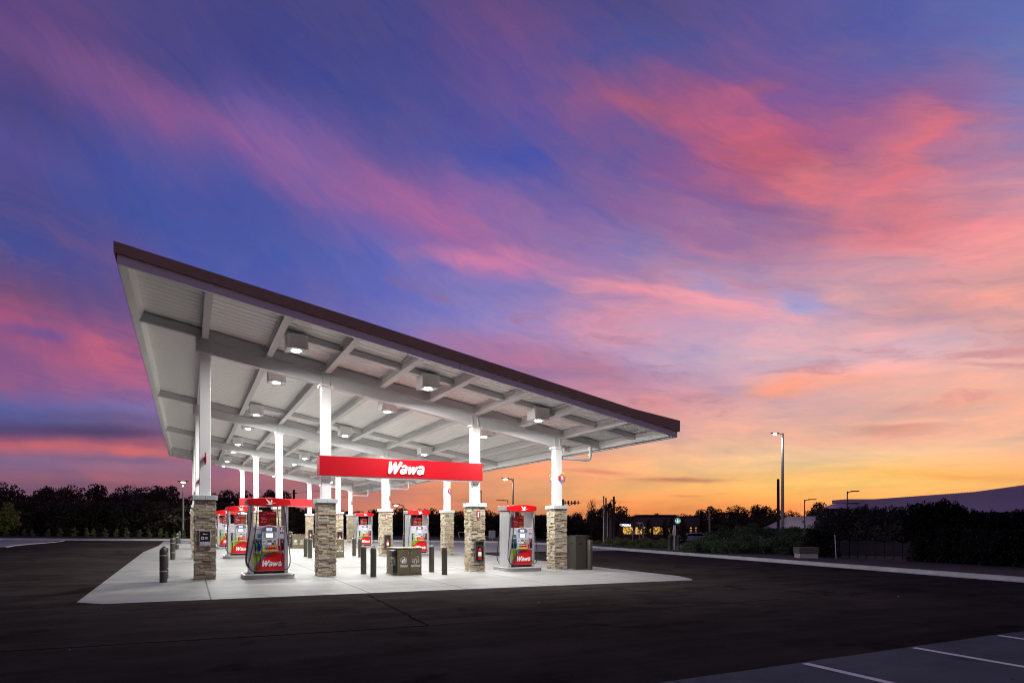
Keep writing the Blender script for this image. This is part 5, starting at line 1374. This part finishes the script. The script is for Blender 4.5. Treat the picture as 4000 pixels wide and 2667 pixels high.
# ------------------------------------------------------------------ buildings
t = bthing('cafe_building', 'low brown cafe with lit yellow windows and white lettering', 'building', 2577, 110)
HB = ltop(2577, 2018, 110)
W2 = 7.25
b_ = MB(M['cafewall']); b_.box(-W2, W2, 0.0, 9, 2.55, HB); b_.build('upper_wall', t)
b_ = MB(M['brickwall']); b_.box(-W2+0.1, W2-0.1, 0.12, 8.9, -0.5, 2.55); b_.build('wall', t)
b_ = MB(M['darkwall_gapshade']); b_.box(-W2-0.1, W2+0.1, -0.1, 9.1, HB, HB+0.12); b_.box(-3.2, 3.5, 2, 6, HB+0.12, HB+0.42); b_.build('roof', t)
wn = [(2434, 2446), (2447, 2472), (2482, 2508), (2512, 2527), (2528, 2543), (2553, 2567), (2568, 2580), (2582, 2590), (2612, 2632)]
for (u0, u1) in wn:
    x0, x1 = (u0-2577)/F0*110, (u1-2577)/F0*110
    b_ = MB(M['darkwall_gapshade']); b_.box(x0-0.05, x1+0.05, 0.06, 0.10, 1.15, 2.5); f = b_.build('window_frame', t)
    b_ = MB(M['litwin']); b_.box(x0, x1, 0.045, 0.058, 1.2, 2.45); b_.build('pane', f)
for u in (2700, 2719):
    x0 = (u-2577)/F0*110
    for z in (1.3, 1.75, 2.2):
        b_ = MB(M['litwin']); b_.box(x0-0.12, x0+0.12, 0.05, 0.11, z, z+0.2); b_.build('wall_lamp', t)
b_ = MB(M['signglow']); b_.text('STARBUCKS', (2420-2577)/F0*110, 2.62, -0.06, w=1.98, h=0.36, m=M['signglow'], bold=0.03, ext=0.04); b_.build('lettering', t)
ex, ez = (2647-2577)/F0*110, ltop(2647, 2034, 110)-0.0
b_ = MB(M['signgreen']); b_.disc(ex, ez, -0.10, 0.50, M['signgreen'], 28, 0.08); em = b_.build('round_emblem', t)
b_ = MB(M['emblemglow'])
b_.disc(ex, ez+0.14, -0.105, 0.10, None, 12, 0.004); b_.prism([(ex-0.10, ez-0.38), (ex+0.10, ez-0.38), (ex+0.16, ez-0.05), (ex+0.10, ez+0.06), (ex-0.10, ez+0.06), (ex-0.16, ez-0.05)], -0.105, -0.101)
b_.prism([(ex-0.07, ez+0.25), (ex+0.07, ez+0.25), (ex+0.09, ez+0.34), (ex, ez+0.42), (ex-0.09, ez+0.34)], -0.105, -0.101)
for s in (-1, 1):
    for (a, c) in (((0.20, -0.32), (0.30, 0.10)), ((0.33, -0.22), (0.38, 0.12))):
        pts = [(ex+s*a[0], ez+a[1]), (ex+s*(a[0]+0.06), ez+a[1]+0.05), (ex+s*(c[0]+0.05), ez+c[1]), (ex+s*c[0], ez+c[1]+0.04)]
        b_.prism(pts if s > 0 else pts[::-1], -0.105, -0.101)
b_.disc(ex, ez, -0.104, 0.50, None, 28, 0, 0.478)
b_.build('emblem_figure', em)
t = bthing('small_kiosk', 'low dark hut with two lit windows left of the pole group', 'building', 2346, 100)
b_ = MB(M['darkwall_gapshade']); b_.box(-0.9, 1.2, 0, 2, -0.3, 2.6); b_.build('wall', t)
for x0 in (-0.35, 0.15):
    b_ = MB(M['litwin']); b_.box(x0, x0+0.28, -0.02, -0.001, 1.3, 2.0); b_.build('window', t)
# shingled gable roof house
t = bthing('shingled_house', 'low house with grey purple shingled hip roof among trees', 'building', 3160, 76)
zr_ = ltop(3160, 2016, 76); ze = ltop(3160, 2062, 76)
b_ = MB(M['roofshingle'])
b_.add([(-3.4, -2.5, ze), (3.9, -2.5, ze), (3.9, 5.5, ze), (-3.4, 5.5, ze), (-2.0, 1.5, zr_), (3.4, 1.5, zr_+0.05)], [(0, 1, 5, 4), (1, 2, 5), (2, 3, 4, 5), (3, 0, 4)]); b_.build('roof', t)
for x0, z0 in ((-0.9, 0.62), (0.6, 0.55), (1.7, 0.6)):
    b_ = MB(M['darkmetal']); b_.box(x0-0.12, x0+0.12, -1.1+0.4, -0.8+0.4, ze+(zr_-ze)*0.45, ze+(zr_-ze)*0.62); b_.build('roof_vent', t)
b_ = MB(M['darkwall_gapshade']); b_.box(-3.1, 3.6, -2.2, 5.2, -0.6, ze); b_.build('wall', t)
t = bthing('warning_light', 'small glowing amber light at the roof corner', 'lamp', 3258, 70)
z = ltop(3258, 2028, 70); b_ = MB(M['darkmetal']); b_.tube([(0, 0, 0), (0, 0, z)], 0.04, 6); b_.build('post', t)
b_ = MB(M['paintr']); b_.box(-0.12, 0.12, -0.05, 0.05, z, z+0.1); b_.build('lens', t)
# long metal roofed building on the right
x0, y0 = bearing(3330, 88)
t = thing('long_building', 'long building with pale purple standing seam roof on the right', 'building', (x0, y0, local_z(x0, y0)), -YAW)
def loc(u, v, d):
    X = (u-2000)/F0*d-(3330-2000)/F0*88
    x, y = bearing(u, d)
    return (X, d-88, 1.65+(HY-v)/F0*d-local_z(x0, y0))
# ridge and eave run towards the camera on the right
R0, R1 = loc(3335, 1955, 88), loc(3845, 1922, 62)
zrd = (R0[2]+R1[2])/2
def seam_roof(name, A, B, C, Dp, n, par):    # A,B ridge far/near ; C,Dp eave far/near
    b_ = MB(M['roofmetal'])
    A, B, C, Dp = map(Vector, (A, B, C, Dp))
    b_.add([tuple(A), tuple(B), tuple(Dp), tuple(C)], [(0, 3, 2, 1)])
    nr = (B-A).cross(C-A).normalized()
    if nr.z < 0: nr = -nr
    for k in range(n+1):
        p = A.lerp(B, k/n); q = C.lerp(Dp, k/n); d_ = (B-A).normalized()*0.025
        b_.add([tuple(p-d_), tuple(p+d_), tuple(q+d_), tuple(q-d_), tuple(p-d_+nr*0.07), tuple(p+d_+nr*0.07), tuple(q+d_+nr*0.07), tuple(q-d_+nr*0.07)], [(4, 5, 6, 7), (0, 4, 7, 3), (1, 2, 6, 5)])
    return b_.build(name, par)
Rn = loc(4330, 1890, 50); Rn = (Rn[0], Rn[1], R0[2])
C0 = (R0[0]-4.2, R0[1], R0[2]-2.3); C1 = (Rn[0]-4.2, Rn[1], R0[2]-2.3)
seam_roof('roof', (R0[0], R0[1], R0[2]), Rn, C0, C1, 90, t)
b_ = MB(M['darkwall_gapshade'])
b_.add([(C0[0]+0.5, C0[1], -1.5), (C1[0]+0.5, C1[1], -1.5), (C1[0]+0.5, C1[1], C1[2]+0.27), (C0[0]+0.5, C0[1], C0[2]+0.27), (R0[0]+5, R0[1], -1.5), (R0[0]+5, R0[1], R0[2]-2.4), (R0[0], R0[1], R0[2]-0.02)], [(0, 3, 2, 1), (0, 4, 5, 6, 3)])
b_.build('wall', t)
b_ = MB(M['darkmetal'])      # lattice band under the eave
for k in range(60):
    f = 0.55+0.45*k/60; p = Vector(C0).lerp(Vector(C1), f)
    b_.box(p.x+0.42, p.x+0.46, p.y-0.05, p.y+0.05, p.z-1.3, p.z+0.1)
for z in (-1.3, -0.95, -0.6, -0.25):
    a = Vector(C0).lerp(Vector(C1), 0.55); c = Vector(C1)
    b_.tube([(a.x+0.4, a.y, a.z+z), (c.x+0.4, c.y, c.z+z)], 0.03, 4)
b_.build('lattice', t)
# raised second roof at the near end
e0, e1 = loc(3830, 1921, 62), loc(4330, 1880, 50)
u0 = Vector((R0[0], R0[1], R0[2])).lerp(Vector(Rn), 0.62)
v0 = Vector(Rn)
seam_roof('upper_roof', (u0.x+2.6, u0.y-3.5, R0[2]+0.5), (v0.x+2.6, v0.y, R0[2]+0.5), (u0.x-0.1, u0.y, R0[2]-0.05), (v0.x-0.1, v0.y, R0[2]-0.05), 40, t)
b_ = MB(M['roofmetal']); b_.add([(u0.x-0.1, u0.y, R0[2]-0.05), (u0.x+2.6, u0.y-3.5, R0[2]+0.5), (u0.x+6, u0.y, R0[2]-0.05)], [(0, 1, 2), (2, 1, 0)]); b_.build('gable', t)
b_ = MB(M['cafewall'])       # boxy porch at the far end
pz = R0[2]
b_.box(-2.6, 1.9, -3.0, 0.5, -1.5, pz-1.2); b_.build('porch', t)
b_ = MB(M['roofmetal']); b_.box(-2.5, 2.3, -3.3, 0.8, pz-0.4, pz+0.1); b_.hexa([(-4.4, -3.6, pz-1.2), (2.4, -3.6, pz-1.2), (2.4, 1, pz-1.2), (-4.4, 1, pz-1.2)], [(-2.5, -3.0, pz-0.45), (2.2, -3.0, pz-0.45), (2.2, 0.6, pz-0.45), (-2.5, 0.6, pz-0.45)]); b_.build('porch_roof', t)
# small litter and pebbles on the asphalt
b_ = MB(M['kerb']); g = random.Random(3)
for q in range(9):
    x, y = g.uniform(-8, 20), g.uniform(4.5, 13.8); s = g.uniform(0.004, 0.012)
    if y < 5.3: continue
    z = G(x, y)
    b_.box(x-s, x+s, y-s, y+s*1.3, z, z+s, None, s*0.3)
tag(b_.build('gravel'), 'scattered tiny pale pebbles on the asphalt', None, kind='stuff')
